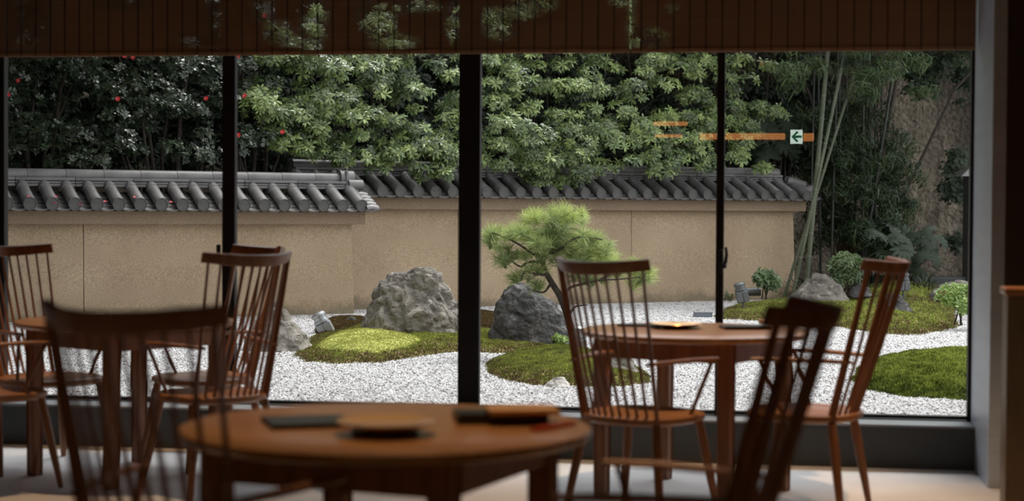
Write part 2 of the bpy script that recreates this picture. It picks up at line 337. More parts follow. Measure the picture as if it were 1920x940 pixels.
def pt(v): return np.array([v.x, v.y, v.z])

# ------------------------------------------------------------------ room shell
Y_PL = 8.30; Y_GL = 8.52; X_R = 0.95; Z_PL = 0.205; Z_C = 2.62; X_L = -5.2; Y_B = -2.6; X_RR = 2.3; Y_COL = 7.79
def struct(name, mb, mat, parent=None):
    o = mb.build(name, MT[mat] if isinstance(mat, str) else mat, parent)
    if parent is None: o['kind'] = 'structure'
    return o
struct('floor', MB().box(((X_L + X_RR) / 2, (Y_B + Y_PL) / 2, -0.06), (X_RR - X_L + .3, Y_PL - Y_B + .3, 0.12)), 'floor')
struct('ceiling', MB().box(((X_L + X_RR) / 2, (Y_B + Y_GL + .9) / 2, Z_C + 0.1), (X_RR - X_L + .6, Y_GL - Y_B + 1.1, 0.2)), 'ceiling')
struct('wall_left', MB().box((X_L - .1, (Y_B + Y_GL) / 2, Z_C / 2), (0.2, Y_GL - Y_B, Z_C)), 'wall_in')
struct('wall_back', MB().box(((X_L + X_RR) / 2, Y_B - .1, Z_C / 2), (X_RR - X_L, 0.2, Z_C)), 'wall_in')
struct('wall_right', MB().box((X_RR + .1, (Y_B + Y_COL) / 2, Z_C / 2), (0.2, Y_COL - Y_B, Z_C)), 'wall_in')
struct('wall_front', MB().box(((X_R + X_RR) / 2 + .03, Y_COL + .1, Z_C / 2), (X_RR - X_R - .06, 0.2, Z_C)), 'wall_in')
struct('trim_1', MB().box((X_R + .03, (Y_COL + Y_GL) / 2 + .02, Z_C / 2), (0.06, Y_GL - Y_COL + .04, Z_C), bevel=.004), 'column')
pl = struct('baseboard_front', MB().box(((X_L + X_R) / 2, (Y_PL + Y_GL) / 2 + .04, Z_PL / 2 - .004), (X_R - X_L, Y_GL - Y_PL + .08, Z_PL - .008)), 'plinth')
struct('trim_2', MB().box(((X_L + X_R) / 2, (Y_PL + Y_GL) / 2 + .04, Z_PL - .004), (X_R - X_L, Y_GL - Y_PL + .09, 0.012), bevel=.003), 'ledge')

win = thing('window_1', None, None, (0, Y_GL, Z_PL)); win['kind'] = 'structure'
def x_at(px, y=Y_GL, py=470): return on_y(px, py, y).x
m_edges = [(-26, 8, .05), (416, 440, .045), (859, 899, .05), (1342, 1357, .045)]
xs = []
for a, b_, dep in m_edges:
    yy = Y_GL - dep / 2; x0, x1 = x_at(a, yy), x_at(b_, yy); xs.append((x0 + x1) / 2)
    MB().box((0, 0, 0), (x1 - x0, dep, 2.30), bevel=.003).build('mullion', MT['frame'], win, loc=((x0 + x1) / 2, 0, 1.15))
# the wide mullion's shallow centre groove
x0, x1 = x_at(1819), X_R
MB().box((0, 0, 0), (max(x1 - x0, .02), .06, 2.30)).build('side_frame', MT['frame'], win, loc=((x0 + x1) / 2, 0, 1.15))
MB().box((0, 0, 0), (X_R - X_L, .05, .016)).build('bottom_frame', MT['frame'], win, loc=((X_R + X_L) / 2, 0, .016))
MB().box((0, 0, 0), (X_R - X_L, .12, .14)).build('head_frame', MT['frame'], win, loc=((X_R + X_L) / 2, 0, 2.35))
MB().box((0, 0, 0), (.05, .06, 2.3)).build('mullion', MT['frame'], win, loc=(-4.2, 0, 1.15))
edges = [X_L, -4.2] + xs + [x0]
for a, b_ in zip(edges[:-1], edges[1:]):
    MB().add([(a, 0, 0), (b_, 0, 0), (b_, 0, 2.3), (a, 0, 2.3)], [(0, 1, 2, 3)]).build('glass_pane', MT['glass'], win, loc=(0, 0, 0.01))
# latch on the slim mullion
p = on_y(1352, 490, Y_GL - .06); lz = p.z - Z_PL
l = MB().box((0, 0, 0), (.022, .03, .11), bevel=.004).box((.012, -.02, -.02), (.03, .03, .03), bevel=.005)
l.tube([(.014, -.035, -.02), (.024, -.05, .0), (.028, -.055, .035), (.024, -.055, .07)], [.009, .009, .008, .006], 8)
l.build('latch', MT['frame'], win, loc=(x_at(1352, Y_GL - .06), -.05, lz))
p = on_y(414, 470, Y_GL - .06)
MB().box((0, 0, 0), (.016, .03, .06), bevel=.004).build('latch', MT['frame'], win, loc=(x_at(415), -.045, p.z - Z_PL))

# reed blinds: two plies of reeds whose gaps line up only in places
def patch(px, py):
    ps = [(58, 45, 42, 80, .9), (225, 5, 45, 16, .8), (402, 30, 12, 60, .9), (372, 78, 30, 14, .8), (492, 20, 18, 26, .8), (520, 62, 22, 20, .9), (545, 80, 24, 10, .8),
          (588, 45, 20, 60, 1.15), (682, 25, 12, 40, .9), (712, 50, 26, 34, 1.1), (745, 80, 34, 12, .9), (772, 14, 40, 12, .8), (850, 35, 12, 46, .9), (935, 45, 34, 26, 1.0), (975, 20, 28, 18, .9),
          (1015, 8, 26, 14, .8), (1168, 5, 22, 10, .7), (1184, 55, 6, 46, .7), (1215, 74, 32, 18, .95), (1262, 18, 18, 14, .4), (1475, 22, 32, 22, .35), (1450, 60, 10, 10, .3)]
    s = 0
    for x, y, a, b_, w in ps: s = max(s, w * math.exp(-(((px - x) / a) ** 2 + ((py - y) / b_) ** 2) ** 1.1 * .6))
    return min(.95, s)
def to_px(p):
    q = Vector(p) - EYE; z = q.dot(FW); return 960 + F_PX * q.dot(RT) / z, 470 - F_PX * q.dot(UP) / z
def blind(label, xa, xb, zb, yb):
    t = thing('reed_blind', label, 'blind', ((xa + xb) / 2, yb, 2.5), group=None)
    pitch = .0052; nx = max(2, int((xb - xa) / .045)); X = np.linspace(xa, xb, nx + 1) - (xa + xb) / 2; V = []; Fq = []
    zs = np.arange(zb + .012, 2.5, pitch)
    off = 0
    for ply in (0, 1):
        for zi in zs:
            hh = .0016; cz = np.full(nx + 1, zi)
            if ply:
                cz = cz + np.array([pitch * (.5 * (1 - patch(*to_px((x + (xa + xb) / 2, yb, zi))))) + .0006 for x in X])
            cy = np.full(nx + 1, 0.0 if ply == 0 else .006)
            for dy, dz in ((-.0012, 0), (0, hh), (.0012, 0), (0, -hh)):
                V.append(np.stack([X, cy + dy, cz + dz - 2.5], 1))
            i = np.arange(nx)
            for a in range(4):
                b2 = (a + 1) % 4; A = off + a * (nx + 1) + i; B = off + b2 * (nx + 1) + i
                Fq.append(np.stack([A, A + 1, B + 1, B], 1))
            off += 4 * (nx + 1)
    o = link('reeds', tri_mesh('reeds', np.concatenate(V), np.concatenate(Fq), MT['reed']), t); o['kind'] = 'stuff'
    k = 0; x = xa + .05; cord_me = MB().box((0, 0, 0), (.005, .003, 2.5 - zb)).mesh('cord', MT['cord'])
    while x < xb - .02:
        link('cord', cord_me, t, (x - (xa + xb) / 2, -.004, (zb - 2.5) / 2)); x += .0775
    MB().box((0, 0, 0), (xb - xa, .014, .022), bevel=.003).build('bottom_rail', MT['reed'], t, loc=(0, .003, zb + .006 - 2.5))
    MB().box((0, 0, 0), (xb - xa, .05, .05), bevel=.003).build('head_rail', MT['cord'], t, loc=(0, .003, .03))
    return t
YBL = Y_GL - .14
zl = on_y(600, 101, YBL).z; zr = on_y(1500, 94.5, YBL).z
blind('wide dark brown reed blind with see-through patches across the left panes', X_L + .05, x_at(1182, YBL, 50) - .003, zl, YBL)
blind('narrower closely woven reed blind at the right end beside the grey reveal', x_at(1182, YBL, 50) + .003, X_R - .01, zr, YBL)

# low partition at the right edge of the picture
c0 = W((1881 - 960) / F_PX * 6.62, 6.62); c1x = c0.x
par = thing('partition', 'low timber partition with lamplight coloured into its orange cap beside the dark wall', 'partition', (c1x + .55, c0.y - .07, 0))
MB().box((0, 0, 0), (1.1, .15, .90), bevel=.004).build('panel', MT['counter_side'], par, loc=(0, 0, .45))
MB().box((0, 0, 0), (1.12, .17, .028), bevel=.006).build('cap', MT['counter_top'], par, loc=(0, 0, .914))

# exit sign and cove strips (glow stands in for lamplit wood) on the back wall: they show only as reflections in the glass
def mirror(px, py, yb):
    yv = 2 * Y_GL - yb; q = on_y(px, py, yv); return Vector((q.x, yb, q.z))
p = mirror(1493.5, 256.5, Y_B + .05)
es = thing('exit_sign', 'small lit white sign with green arrow, mirrored in the right-hand pane', 'sign', (p.x, Y_B, p.z))
MB().box((0, 0, 0), (.15, .04, .17), bevel=.004).build('housing', MT['lamp_dark'], es, loc=(0, .022, 0))
MB().box((0, 0, 0), (.135, .006, .158)).build('panel', MT['sign_white'], es, loc=(0, .045, 0))
ar = MB()
for pts in ([(-.056, 0), (-.004, .056), (.026, .056), (-.014, .014), (.056, .014), (.056, -.014), (-.014, -.014), (.026, -.056), (-.004, -.056)],):
    n = len(pts); v = [(x, 0, z) for x, z in pts] + [(x, .004, z) for x, z in pts]
    ar.add(v, [tuple(range(n)), tuple(range(2 * n - 1, n - 1, -1))] + [(i, (i + 1) % n, n + (i + 1) % n, n + i) for i in range(n)])
ar.build('arrow', MT['sign_green'], es, loc=(0, .05, 0))
def lit_wood(x0, x1, y0, y1, label, yb=Y_B + .03):
    a = mirror(x0, y0, yb); b_ = mirror(x1, y1, yb)
    t = thing('lit_wood_strip', label, 'lamp', ((a.x + b_.x) / 2, Y_B, (a.z + b_.z) / 2))
    w, h = abs(b_.x - a.x), abs(b_.z - a.z)
    MB().box((0, 0, 0), (w + .02, .02, h + .02)).build('backplate', MT['chair'], t, loc=(0, .012, 0))
    MB().box((0, 0, 0), (w, .016, h), bevel=.006).build('glow_face', MT['lit_wood'], t, loc=(0, .03, 0))
lit_wood(1225, 1289, 228, 236, 'upper short strip of lamplit wood, made to glow, mirrored in the glass among light green leaves')
lit_wood(1228, 1279, 252, 258, 'lower short strip of lamplit wood, made to glow, mirrored in the glass among light green leaves')
lit_wood(1312, 1472, 250, 262, 'long strip of lamplit wood, made to glow, mirrored in the glass left of the green arrow')
lit_wood(1506, 1526, 250, 265, 'stub of lamplit wood, made to glow, mirrored right of the green arrow')

# ceiling downlights (warm, dim)
def downlight(X, d, watts, label):
    p = W(X, d)
    t = thing('downlight', label, 'lamp', (p.x, p.y, Z_C))
    MB().lathe([(.045, 0), (.06, -.004), (.06, -.012), (.045, -.012)], 20).build('ring', MT['frame'], t)
    L_ = bpy.data.lights.new('downlight_bulb', 'SPOT'); L_.energy = watts; L_.color = (1.0, 0.62, 0.33); L_.spot_size = math.radians(62); L_.spot_blend = .6; L_.shadow_soft_size = .04
    lo = bpy.data.objects.new('downlight_bulb', L_); COL.objects.link(lo); lo.parent = t; lo.location = (0, 0, -.03)
DL = [(.78, 7.2, 62), (-1.75, 7.6, 46), (-.2, 4.5, 46), (1.98, 6.45, 40), (-1.6, 2.6, 16), (.9, 2.4, 16), (-3.6, 5.2, 24)]  # last three are unseen lamps added for warm fill on the chairs

# ------------------------------------------------------------------ dining chairs
def make_chair():
    t = link('dining_chair', None)
    # seat
    n, rings = 44, 7; sm = MB(); V = []; Fc = []
    def outline(a):
        e = 2.7; c, s = math.cos(a), math.sin(a)
        r = (abs(c) ** e + abs(s) ** e) ** (-1 / e); x = r * c * .222; y = r * s * .22 + .015
        return x * (1 + .06 * (y / .225)), y
    prof = [(0, .410), (.35, .408), (.7, .412), (.93, .421), (1.0, .414), (1.0, .396), (.9, .384), (.5, .380), (0, .380)]
    for q, z in prof:
        for k in range(n):
            x, y = outline(2 * PI * k / n); V.append((x * q, .015 + (y - .015) * q, z))
    for i in range(len(prof) - 1):
        for k in range(n): Fc.append((i * n + k, i * n + (k + 1) % n, (i + 1) * n + (k + 1) % n, (i + 1) * n + k))
    sm.add(V, Fc); sm.build('seat', MT['chair_pale'], t, True)
    # legs, splayed
    for sx in (-1, 1):
        for sy in (-1, 1):
            top = Vector((sx * .165, .015 + sy * .15, .39)); bot = Vector((sx * .225, .015 + sy * .21, 0))
            MB().tube([top.lerp(bot, q) for q in (0, .25, .6, 1)], [.017, .0195, .017, .0115], 12).build('leg', MT['chair'], t, True)
    # back: arc at seat and arc at crest
    def arc(q, z):                                  # q in -1..1 across
        hb, ht = .168, .190; yb, yt = -.185, -.375; k = (z - .41) / (.985 - .41)
        hx = hb + (ht - hb) * k; bow = (.05 + (.10 - .05) * k) * q * q
        return Vector((hx * q, yb + (yt - yb) * k + bow, z))
    ns = 9
    for i in range(ns):
        q = -1 + 2 * (i + 1) / (ns + 1)
        a, b_ = arc(q, .405), arc(q, .985); mid = arc(q, .66) + Vector((0, -.006, 0))
        MB().tube([a, mid, b_], [.0062, .0068, .0052], 8).build('spindle', MT['chair'], t, True)
    for sx in (-1, 1):
        a, b_ = arc(sx, .40), arc(sx, .99); tan = Vector((sx * .9, .42, 0)).normalized(); rad = Vector((-tan.y * sx, tan.x * sx, 0)) * sx
        MB().tube([a, arc(sx, .62), b_], [.021, .019, .013], 10, flat=.42, wdir=rad).build('back_post', MT['chair'], t, True)
    # crest rail: curved board rising at its ends
    m = MB(); N_ = 18; V = []; Fc = []
    for i in range(N_ + 1):
        q = -1.09 + 2.18 * i / N_; c = arc(q, .99); h = .053 - .006 * abs(q); lift = .013 * q * q
        tn = (arc(q + .02, .99) - arc(q - .02, .99)).normalized(); nr = Vector((-tn.y, tn.x, 0))
        for du, dz in ((-.010, -.5), (-.0125, 0), (-.011, .46), (0, .54), (.011, .46), (.0125, 0), (.010, -.5), (0, -.56)):
            p_ = c + nr * du + Vector((0, 0, .992 - .99 + lift + dz * h * .9)); p_.y -= dz * h * .3; V.append(p_)
    for i in range(N_):
        for k in range(8): Fc.append((i * 8 + k, i * 8 + (k + 1) % 8, (i + 1) * 8 + (k + 1) % 8, (i + 1) * 8 + k))
    Fc += [tuple(range(8)), tuple(N_ * 8 + k for k in range(7, -1, -1))]
    m.add(V, Fc); m.build('crest_rail', MT['chair'], t, True)
    for sx in (-1, 1):
        back = arc(sx, .628) + Vector((-sx * .004, -.03, 0)); tip = Vector((sx * .250, .165, .632))
        MB().tube([back, arc(sx, .63) + Vector((sx * .012, .03, 0)), Vector((sx * .23, .02, .634)), tip], [.0085, .012, .014, .011], 10, flat=.7, wdir=(sx, 0, 0)).build('armrest', MT['chair'], t, True)
        MB().tube([Vector((sx * .246, .135, .63)), Vector((sx * .222, .09, .52)), Vector((sx * .195, .045, .40))], [.0075, .0085, .0075], 8).build('arm_support', MT['chair'], t, True)
    return t
chairs = [  # X, d, facing (deg clockwise from straight ahead), label
    (.506, 6.77, 38, 'armchair at the right window table with its tall back in front of the pine'),
    (1.19, 6.90, -65, 'armchair at the right window table, seen side-on before the mossy mound'),
    (.31, 3.70, -75, 'blurred close armchair facing left beside the nearest table, dark crest at lower right'),
    (-.65, 3.66, 21, 'blurred close armchair seen from behind, broad dark crest at lower left'),
    (-1.27, 7.40, -40, 'armchair at the left window table whose crest overlaps the one behind, nearer of the two'),
    (-1.43, 8.13, -130, 'armchair on the far right side of the left window table, by the dark mullion'),
    (-2.16, 8.06, 130, 'armchair on the far left side of the left window table, crest lit orange'),
    (-2.25, 7.40, 40, 'armchair cut off by the left edge of the picture, only seat and arm showing'),
]
proto = make_chair()
for i, (X, d, f, lab) in enumerate(chairs):
    o = proto if i == 0 else copy_tree(proto)
    o.location = W(X, d); o.rotation_euler = (0, 0, YAW - math.radians(f)); tag(o, lab, 'chair', 'spindle-back armchairs around the round tables')

# ------------------------------------------------------------------ round tables
def make_table():
    t = link('round_table', None)
    MB().lathe([(.30, .672), (.465, .672), (.482, .678), (.488, .688), (.486, .697), (.478, .7), (.2, .7)], 72).build('tabletop', MT['table'], t, True)
    r = .405 / math.sqrt(2)
    for sx in (-1, 1):
        for sy in (-1, 1):
            m = MB(); b = [(.031, .672), (.031, .5), (.027, 0)]; V = []; Fc = []
            for h, z in b:
                for cx, cy in ((-1, -1), (1, -1), (1, 1), (-1, 1)):
                    for (ax, ay) in ((cx, cy * .8), (cx * .8, cy)) if cx * cy < 0 else ((cx * .8, cy), (cx, cy * .8)):
                        V.append((sx * r + ax * h, sy * r + ay * h, z))
            for i in range(2):
                for k in range(8): Fc.append((i * 8 + k, i * 8 + (k + 1) % 8, (i + 1) * 8 + (k + 1) % 8, (i + 1) * 8 + k))
            Fc += [tuple(range(8)), tuple(16 + k for k in range(7, -1, -1))]
            m.add(V, Fc); m.build('leg', MT['table_leg'], t)
    for k in range(4):
        c, s_ = round(math.cos(k * PI / 2)), round(math.sin(k * PI / 2))
        MB().box((c * (r + .012), s_ * (r + .012), .631), (.022 if c else 2 * r - .062, 2 * r - .062 if c else .022, .082), bevel=.002).build('apron', MT['table_leg'], t)
    return t
tables = [(-.296, 4.10, 22, 'closest round wooden table, blurred, with boards and a dish'),
          (.78, 7.38, 12.5, 'round wooden table by the right-hand panes with a gleaming dish'),
          (-1.737, 7.80, 4, 'round wooden table by the left-hand panes behind the blurred crest')]
pt_ = make_table(); TBL = []
for i, (X, d, a, lab) in enumerate(tables):
    o = pt_ if i == 0 else copy_tree(pt_)
    o.location = W(X, d); o.rotation_euler = (0, 0, YAW + math.radians(45 + a)); tag(o, lab, 'table', 'round wooden tables')

def tt(px, py, z=.7): return ground(px, py, z)
def dish(name, px, py, r, h, mat, label, z=.7, group=None):
    p = tt(px, py, z)
    m = MB().lathe([(r * .45, 0), (r * .5, .004), (r * .8, h * .45), (r, h), (r * .985, h + .002), (r * .78, h * .6), (r * .4, .008), (.001, .007)], 40)
    return tag(m.build(name, mat, None, True, loc=(p.x, p.y, z)), label, name.replace('_', ' '), group)
def slab(name, px, py, w, dep, h, mat, label, rz=0, z=.7, cat=None):
    p = tt(px, py, z)
    return tag(MB().box((0, 0, h / 2), (w, dep, h), bevel=min(.003, h / 3)).build(name, mat, None, loc=(p.x, p.y, z), rot=(0, 0, YAW + rz)), label, cat or name.split('_')[-1])
# nearest table
slab('serving_tray', 578, 796, .20, .17, .012, MT['tray'], 'thin black tray on the left half of the closest table', .3)
slab('serving_tray', 722, 812, .15, .10, .010, MT['tray'], 'thin black slab under the wide dish on the closest table', .1)  # thin black slab directly under the dish
dish('dish', 724, 806, .115, .020, MT['dish'], 'wide shallow tan dish in the middle of the closest table', .711)
slab('lidded_box', 938, 791, .22, .11, .026, MT['tray'], 'low black box on the right half of the closest table', .15, cat='box')
slab('menu_board', 978, 773, .17, .12, .012, MT['menu'], 'pale wooden menu board lying on the black box', .15, z=.727, cat='menu')
slab('chopstick_case', 1038, 803, .028, .16, .009, MT['red'], 'red lacquer strip at the right rim of the closest table', -.6, cat='case')
# right table
dish('dish', 1268, 616, .115, .020, MT['gold'], 'gleaming golden dish on the right window table', .7)
slab('serving_tray', 1200, 612, .19, .10, .009, MT['tray'], 'thin dark tray left of the golden dish', -.2)
slab('serving_tray', 1396, 617, .20, .12, .014, MT['tray'], 'thin black tray right of the golden dish', .1)
slab('menu_board', 1452, 609, .12, .12, .022, MT['menu'], 'pale wooden board at the right end of the right window table', .1, cat='menu')
# left table
dish('dish', 160, 597, .105, .018, MT['dish'], 'glossy dish at the left of the left window table', .7)
dish('plate', 272, 598, .075, .016, MT['dish'], 'small tan plate at the middle of the left window table', .7)
slab('folded_napkin', 345, 592, .20, .12, .012, MT['cloth'], 'white folded napkin at the right of the left window table', 0, cat='napkin')
for (X, d, w), lab in zip(DL, ('ceiling downlight over the right window table', 'ceiling downlight over the left window table', 'ceiling downlight over the closest table', 'ceiling downlight over the timber partition', 'unseen ceiling lamp added for warm fill at left', 'unseen ceiling lamp added for warm fill at right', 'unseen ceiling lamp added for warm fill left of the closest table')):
    downlight(X, d, w, lab)

# ------------------------------------------------------------------ garden ground
def poly_ring(ptsXY): return ptsXY
gb = MB().box(((-1 + 4) / 2 - 2, 26, -.08), (44, 35, .1)); struct('ground', gb, 'soil')
struct('garden_bed', MB().add([(-14, Y_GL + .08, -.02), (12, Y_GL + .08, -.02), (16, 27.5, -.02), (-14, 27.5, -.02)], [(0, 1, 2, 3)]), 'gravel_bed')
# gravel: one patch of pebbles repeated by geometry nodes
def pebble_patch():
    ico = bmesh.new(); bmesh.ops.create_icosphere(ico, subdivisions=1, radius=1); V0 = np.array([v.co[:] for v in ico.verts]); F0 = np.array([[v.index for v in f.verts] for f in ico.faces]); ico.free()
    keep = V0[:, 2] > -.6
    F0 = F0[keep[F0].all(axis=1)]
    n1 = 66; gx, gy = np.meshgrid(np.arange(n1), np.arange(n1)); n = n1 * n1
    P = np.stack([(gx.ravel() + rng.uniform(-.35, .35, n)) / n1 - .5, (gy.ravel() + rng.uniform(-.35, .35, n)) / n1 - .5, rng.uniform(-.003, .005, n)], 1)
    S = rng.uniform(.0055, .0105, n)
    ax = rng.normal(size=(n, 3)) * .35 + np.array([0, 0, 1.0])
    T = rng.random(n) ** .6
    T[rng.random(n) < .09] *= .12
    V, F_, T_ = scatter((V0 * np.array([1.25, .95, .6]), F0, np.zeros(len(V0))), P, ax, S, T)
    return tri_mesh('pebble_patch', V, F_, MT['pebble'], T_)
pm = pebble_patch()
pobj = bpy.data.objects.new('pebble_patch_source', pm)     # lives only in the node tree, not in the scene
pts = []
for ix in range(-16, 17):
    for iy in range(9, 27):
        x, y = ix * .99, iy * .99 + .1
        q = Vector((x, y, 0)); X = q.dot(right_h); d = q.dot(fwd_h)
        if abs(X) > .31 * d + 1.2: continue
        if d > (21.6 + .54 * X + .3): continue
        pts.append((x, y, 0))
gm = bpy.data.meshes.new('gravel'); gm.from_pydata(pts, [], [])
gravel = link('gravel', gm); tag(gravel, 'white pebble gravel raked flat across the dry garden', 'gravel', kind='stuff')
ng = bpy.data.node_groups.new('lay_gravel', 'GeometryNodeTree')
ng.interface.new_socket('Geometry', in_out='INPUT', socket_type='NodeSocketGeometry'); ng.interface.new_socket('Geometry', in_out='OUTPUT', socket_type='NodeSocketGeometry')
gi = ng.nodes.new('NodeGroupInput'); go = ng.nodes.new('NodeGroupOutput'); ip = ng.nodes.new('GeometryNodeInstanceOnPoints'); oi = ng.nodes.new('GeometryNodeObjectInfo')
oi.inputs[0].default_value = pobj
rv = ng.nodes.new('FunctionNodeRandomValue'); rv.data_type = 'INT'; rv.inputs['Min'].default_value = 0 if 'Min' in rv.inputs else 0
mi = None
for s_ in rv.inputs:
    if s_.type == 'INT' and s_.name == 'Min': s_.default_value = 0
    if s_.type == 'INT' and s_.name == 'Max': s_.default_value = 3
mu = ng.nodes.new('ShaderNodeMath'); mu.operation = 'MULTIPLY'; mu.inputs[1].default_value = PI / 2
cx = ng.nodes.new('ShaderNodeCombineXYZ')
ng.links.new([s_ for s_ in rv.outputs if s_.type == 'INT'][0], mu.inputs[0]); ng.links.new(mu.outputs[0], cx.inputs[2])
ng.links.new(gi.outputs[0], ip.inputs['Points']); ng.links.new(oi.outputs['Geometry'], ip.inputs['Instance']); ng.links.new(cx.outputs[0], ip.inputs['Rotation'])
ng.links.new(ip.outputs[0], go.inputs[0])
md = gravel.modifiers.new('lay', 'NODES'); md.node_group = ng

def smooth_outline(P, n):
    P = [Vector(p) for p in P]; out = []; m = len(P)
    for i in range(m):
        a, b_, c, d = P[i - 1], P[i], P[(i + 1) % m], P[(i + 2) % m]
        for k in range(n):
            t = k / n; out.append(.5 * ((2 * b_) + (c - a) * t + (2 * a - 5 * b_ + 4 * c - d) * t * t + (3 * b_ - a - 3 * c + d) * t ** 3))
    return out
BLADE = (np.array([[-.5, 0, 0], [.5, 0, 0], [0, .15, 1.0], [0, -.5, 0], [0, .5, 0], [.2, 0, .9]]), np.array([[0, 1, 2], [3, 4, 5]]), np.array([-.15, -.15, .15, -.15, -.15, .15]))
MOUNDS = []
def mound(label, px_pts, H, mat, blade_h=.018, dens=9000, blade_mat=None, power=2.4, z0=0.0, name='moss_mound', bump=.02):
    P = [ground(x, y, z0) for x, y in px_pts]; c = sum(P, Vector()) / len(P)
    P = [p - c for p in P]; O = smooth_outline(P, 8); n = len(O); R = 26; V = []; Fc = []
    def hz(p, r):
        w = p + c; nz = noise.fractal(Vector((w.x * 2.2, w.y * 2.2, 3.1)), 1.0, 2.0, 4) * bump + noise.noise(Vector((w.x * 9, w.y * 9, 0))) * bump * .35
        return H * max(0, 1 - r ** power) ** .75 + nz * min(1, (1 - r) * 5) - .012
    for i in range(R + 1):
        r = (i / R) ** .8
        for k in range(n):
            w_ = O[k] + c; q = O[k] * r * (1 + (.05 * noise.noise(Vector((w_.x * 4, w_.y * 4, 3))) + .035 * noise.noise(Vector((w_.x * 13, w_.y * 13, 7)))) * r); V.append((q.x, q.y, hz(q, r)))
    for i in range(R):
        for k in range(n): Fc.append((i * n + k, i * n + (k + 1) % n, (i + 1) * n + (k + 1) % n, (i + 1) * n + k))
    t = thing(name, label, 'moss', (c.x, c.y, z0))
    me = bpy.data.meshes.new('mound'); me.from_pydata(V, [], Fc); me.materials.append(MT[mat]); me.shade_smooth()
    a = me.attributes.new('tint', 'FLOAT', 'POINT'); a.data.foreach_set('value', np.full(len(V), .35, np.float32))
    link('mound', me, t)
    VV = np.array(V); FA = np.array(Fc); A, B, C_, D = (VV[FA[:, k]] for k in range(4))
    area = np.linalg.norm(np.cross(C_ - A, D - B), axis=1) / 2; tot = area.sum(); N_ = int(min(dens * tot, 60000))
    if N_ and blade_h:
        idx = rng.choice(len(FA), N_, p=area / tot); u, v = rng.random((2, N_, 1))
        P_ = (A[idx] * (1 - u) + B[idx] * u) * (1 - v) + (D[idx] * (1 - u) + C_[idx] * u) * v
        ax = rng.normal(size=(N_, 3)) * .45 + np.array([0, 0, 1.0]); ax[:, 2] = np.abs(ax[:, 2]) + .2
        sc = rng.uniform(.55, 1.25, N_) * blade_h
        bt = (BLADE[0] * np.array([.42, .42, 1]), BLADE[1], BLADE[2])
        cl = np.array([noise.noise(Vector((p[0] * 14, p[1] * 14, 1))) for p in (P_ + np.array([c.x, c.y, 0]))])
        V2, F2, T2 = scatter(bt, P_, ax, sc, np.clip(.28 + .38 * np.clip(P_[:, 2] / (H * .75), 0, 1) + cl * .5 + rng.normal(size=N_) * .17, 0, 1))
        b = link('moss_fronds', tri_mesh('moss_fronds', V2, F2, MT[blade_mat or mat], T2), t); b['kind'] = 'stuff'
    MOUNDS.append(t); return t
mound('long low olive moss island at the foot of the big grey boulder', [(548, 664), (566, 680), (640, 685), (720, 681), (800, 669), (870, 661), (940, 665), (1000, 662), (1050, 656), (1045, 640), (960, 626), (905, 616), (860, 610), (760, 606), (690, 603), (620, 618), (570, 640)], .09, 'moss_mix')
mound('bright yellow-green moss cushion in front of the big grey boulder', [(585, 664), (640, 673), (720, 674), (790, 664), (815, 652), (770, 640), (690, 634), (620, 640), (590, 652)], .145, 'moss_bright', blade_h=.010, dens=14000, name='moss_cushion', bump=.03)
mound('brown moss bank between the small floodlight and the corner of the plaster wall', [(590, 628), (640, 634), (690, 624), (700, 600), (670, 594), (630, 596), (600, 606)], .06, 'moss_brown', name='moss_bank')
mound('brown-green moss strip beyond the dark pointed boulder', [(880, 612), (925, 618), (960, 604), (940, 588), (880, 584)], .05, 'moss_brown', name='moss_bank')
mound('green moss island under the pine and the dark pointed boulder', [(908, 690), (925, 707), (985, 723), (1060, 727), (1140, 728), (1212, 722), (1222, 706), (1170, 680), (1080, 652), (985, 655), (925, 674)], .10, 'moss_mix', dens=11000)
mound('broad moss bank with stones and shrubs right of the plaster wall', [(1338, 597), (1400, 602), (1480, 606), (1560, 614), (1620, 623), (1680, 630), (1740, 629), (1782, 620), (1798, 608), (1792, 594), (1800, 578), (1830, 566), (1800, 560), (1700, 557), (1600, 557), (1500, 560), (1420, 566), (1365, 578)], .09, 'moss_mix', blade_h=.028, dens=3200, bump=.05, power=3)
mound('higher moss slope behind the stones at the back right', [(1560, 572), (1640, 580), (1720, 584), (1790, 574), (1800, 562), (1760, 552), (1680, 550), (1600, 552)], .22, 'moss_mix', blade_h=.03, dens=3000, bump=.05, power=2)
mound('thick fresh green moss island at the lower right of the window', [(1598, 712), (1622, 732), (1680, 744), (1760, 750), (1850, 754), (1960, 740), (1985, 700), (1930, 668), (1830, 660), (1740, 660), (1670, 668), (1620, 686)], .11, 'moss_green', blade_h=.026, dens=13000, bump=.045)

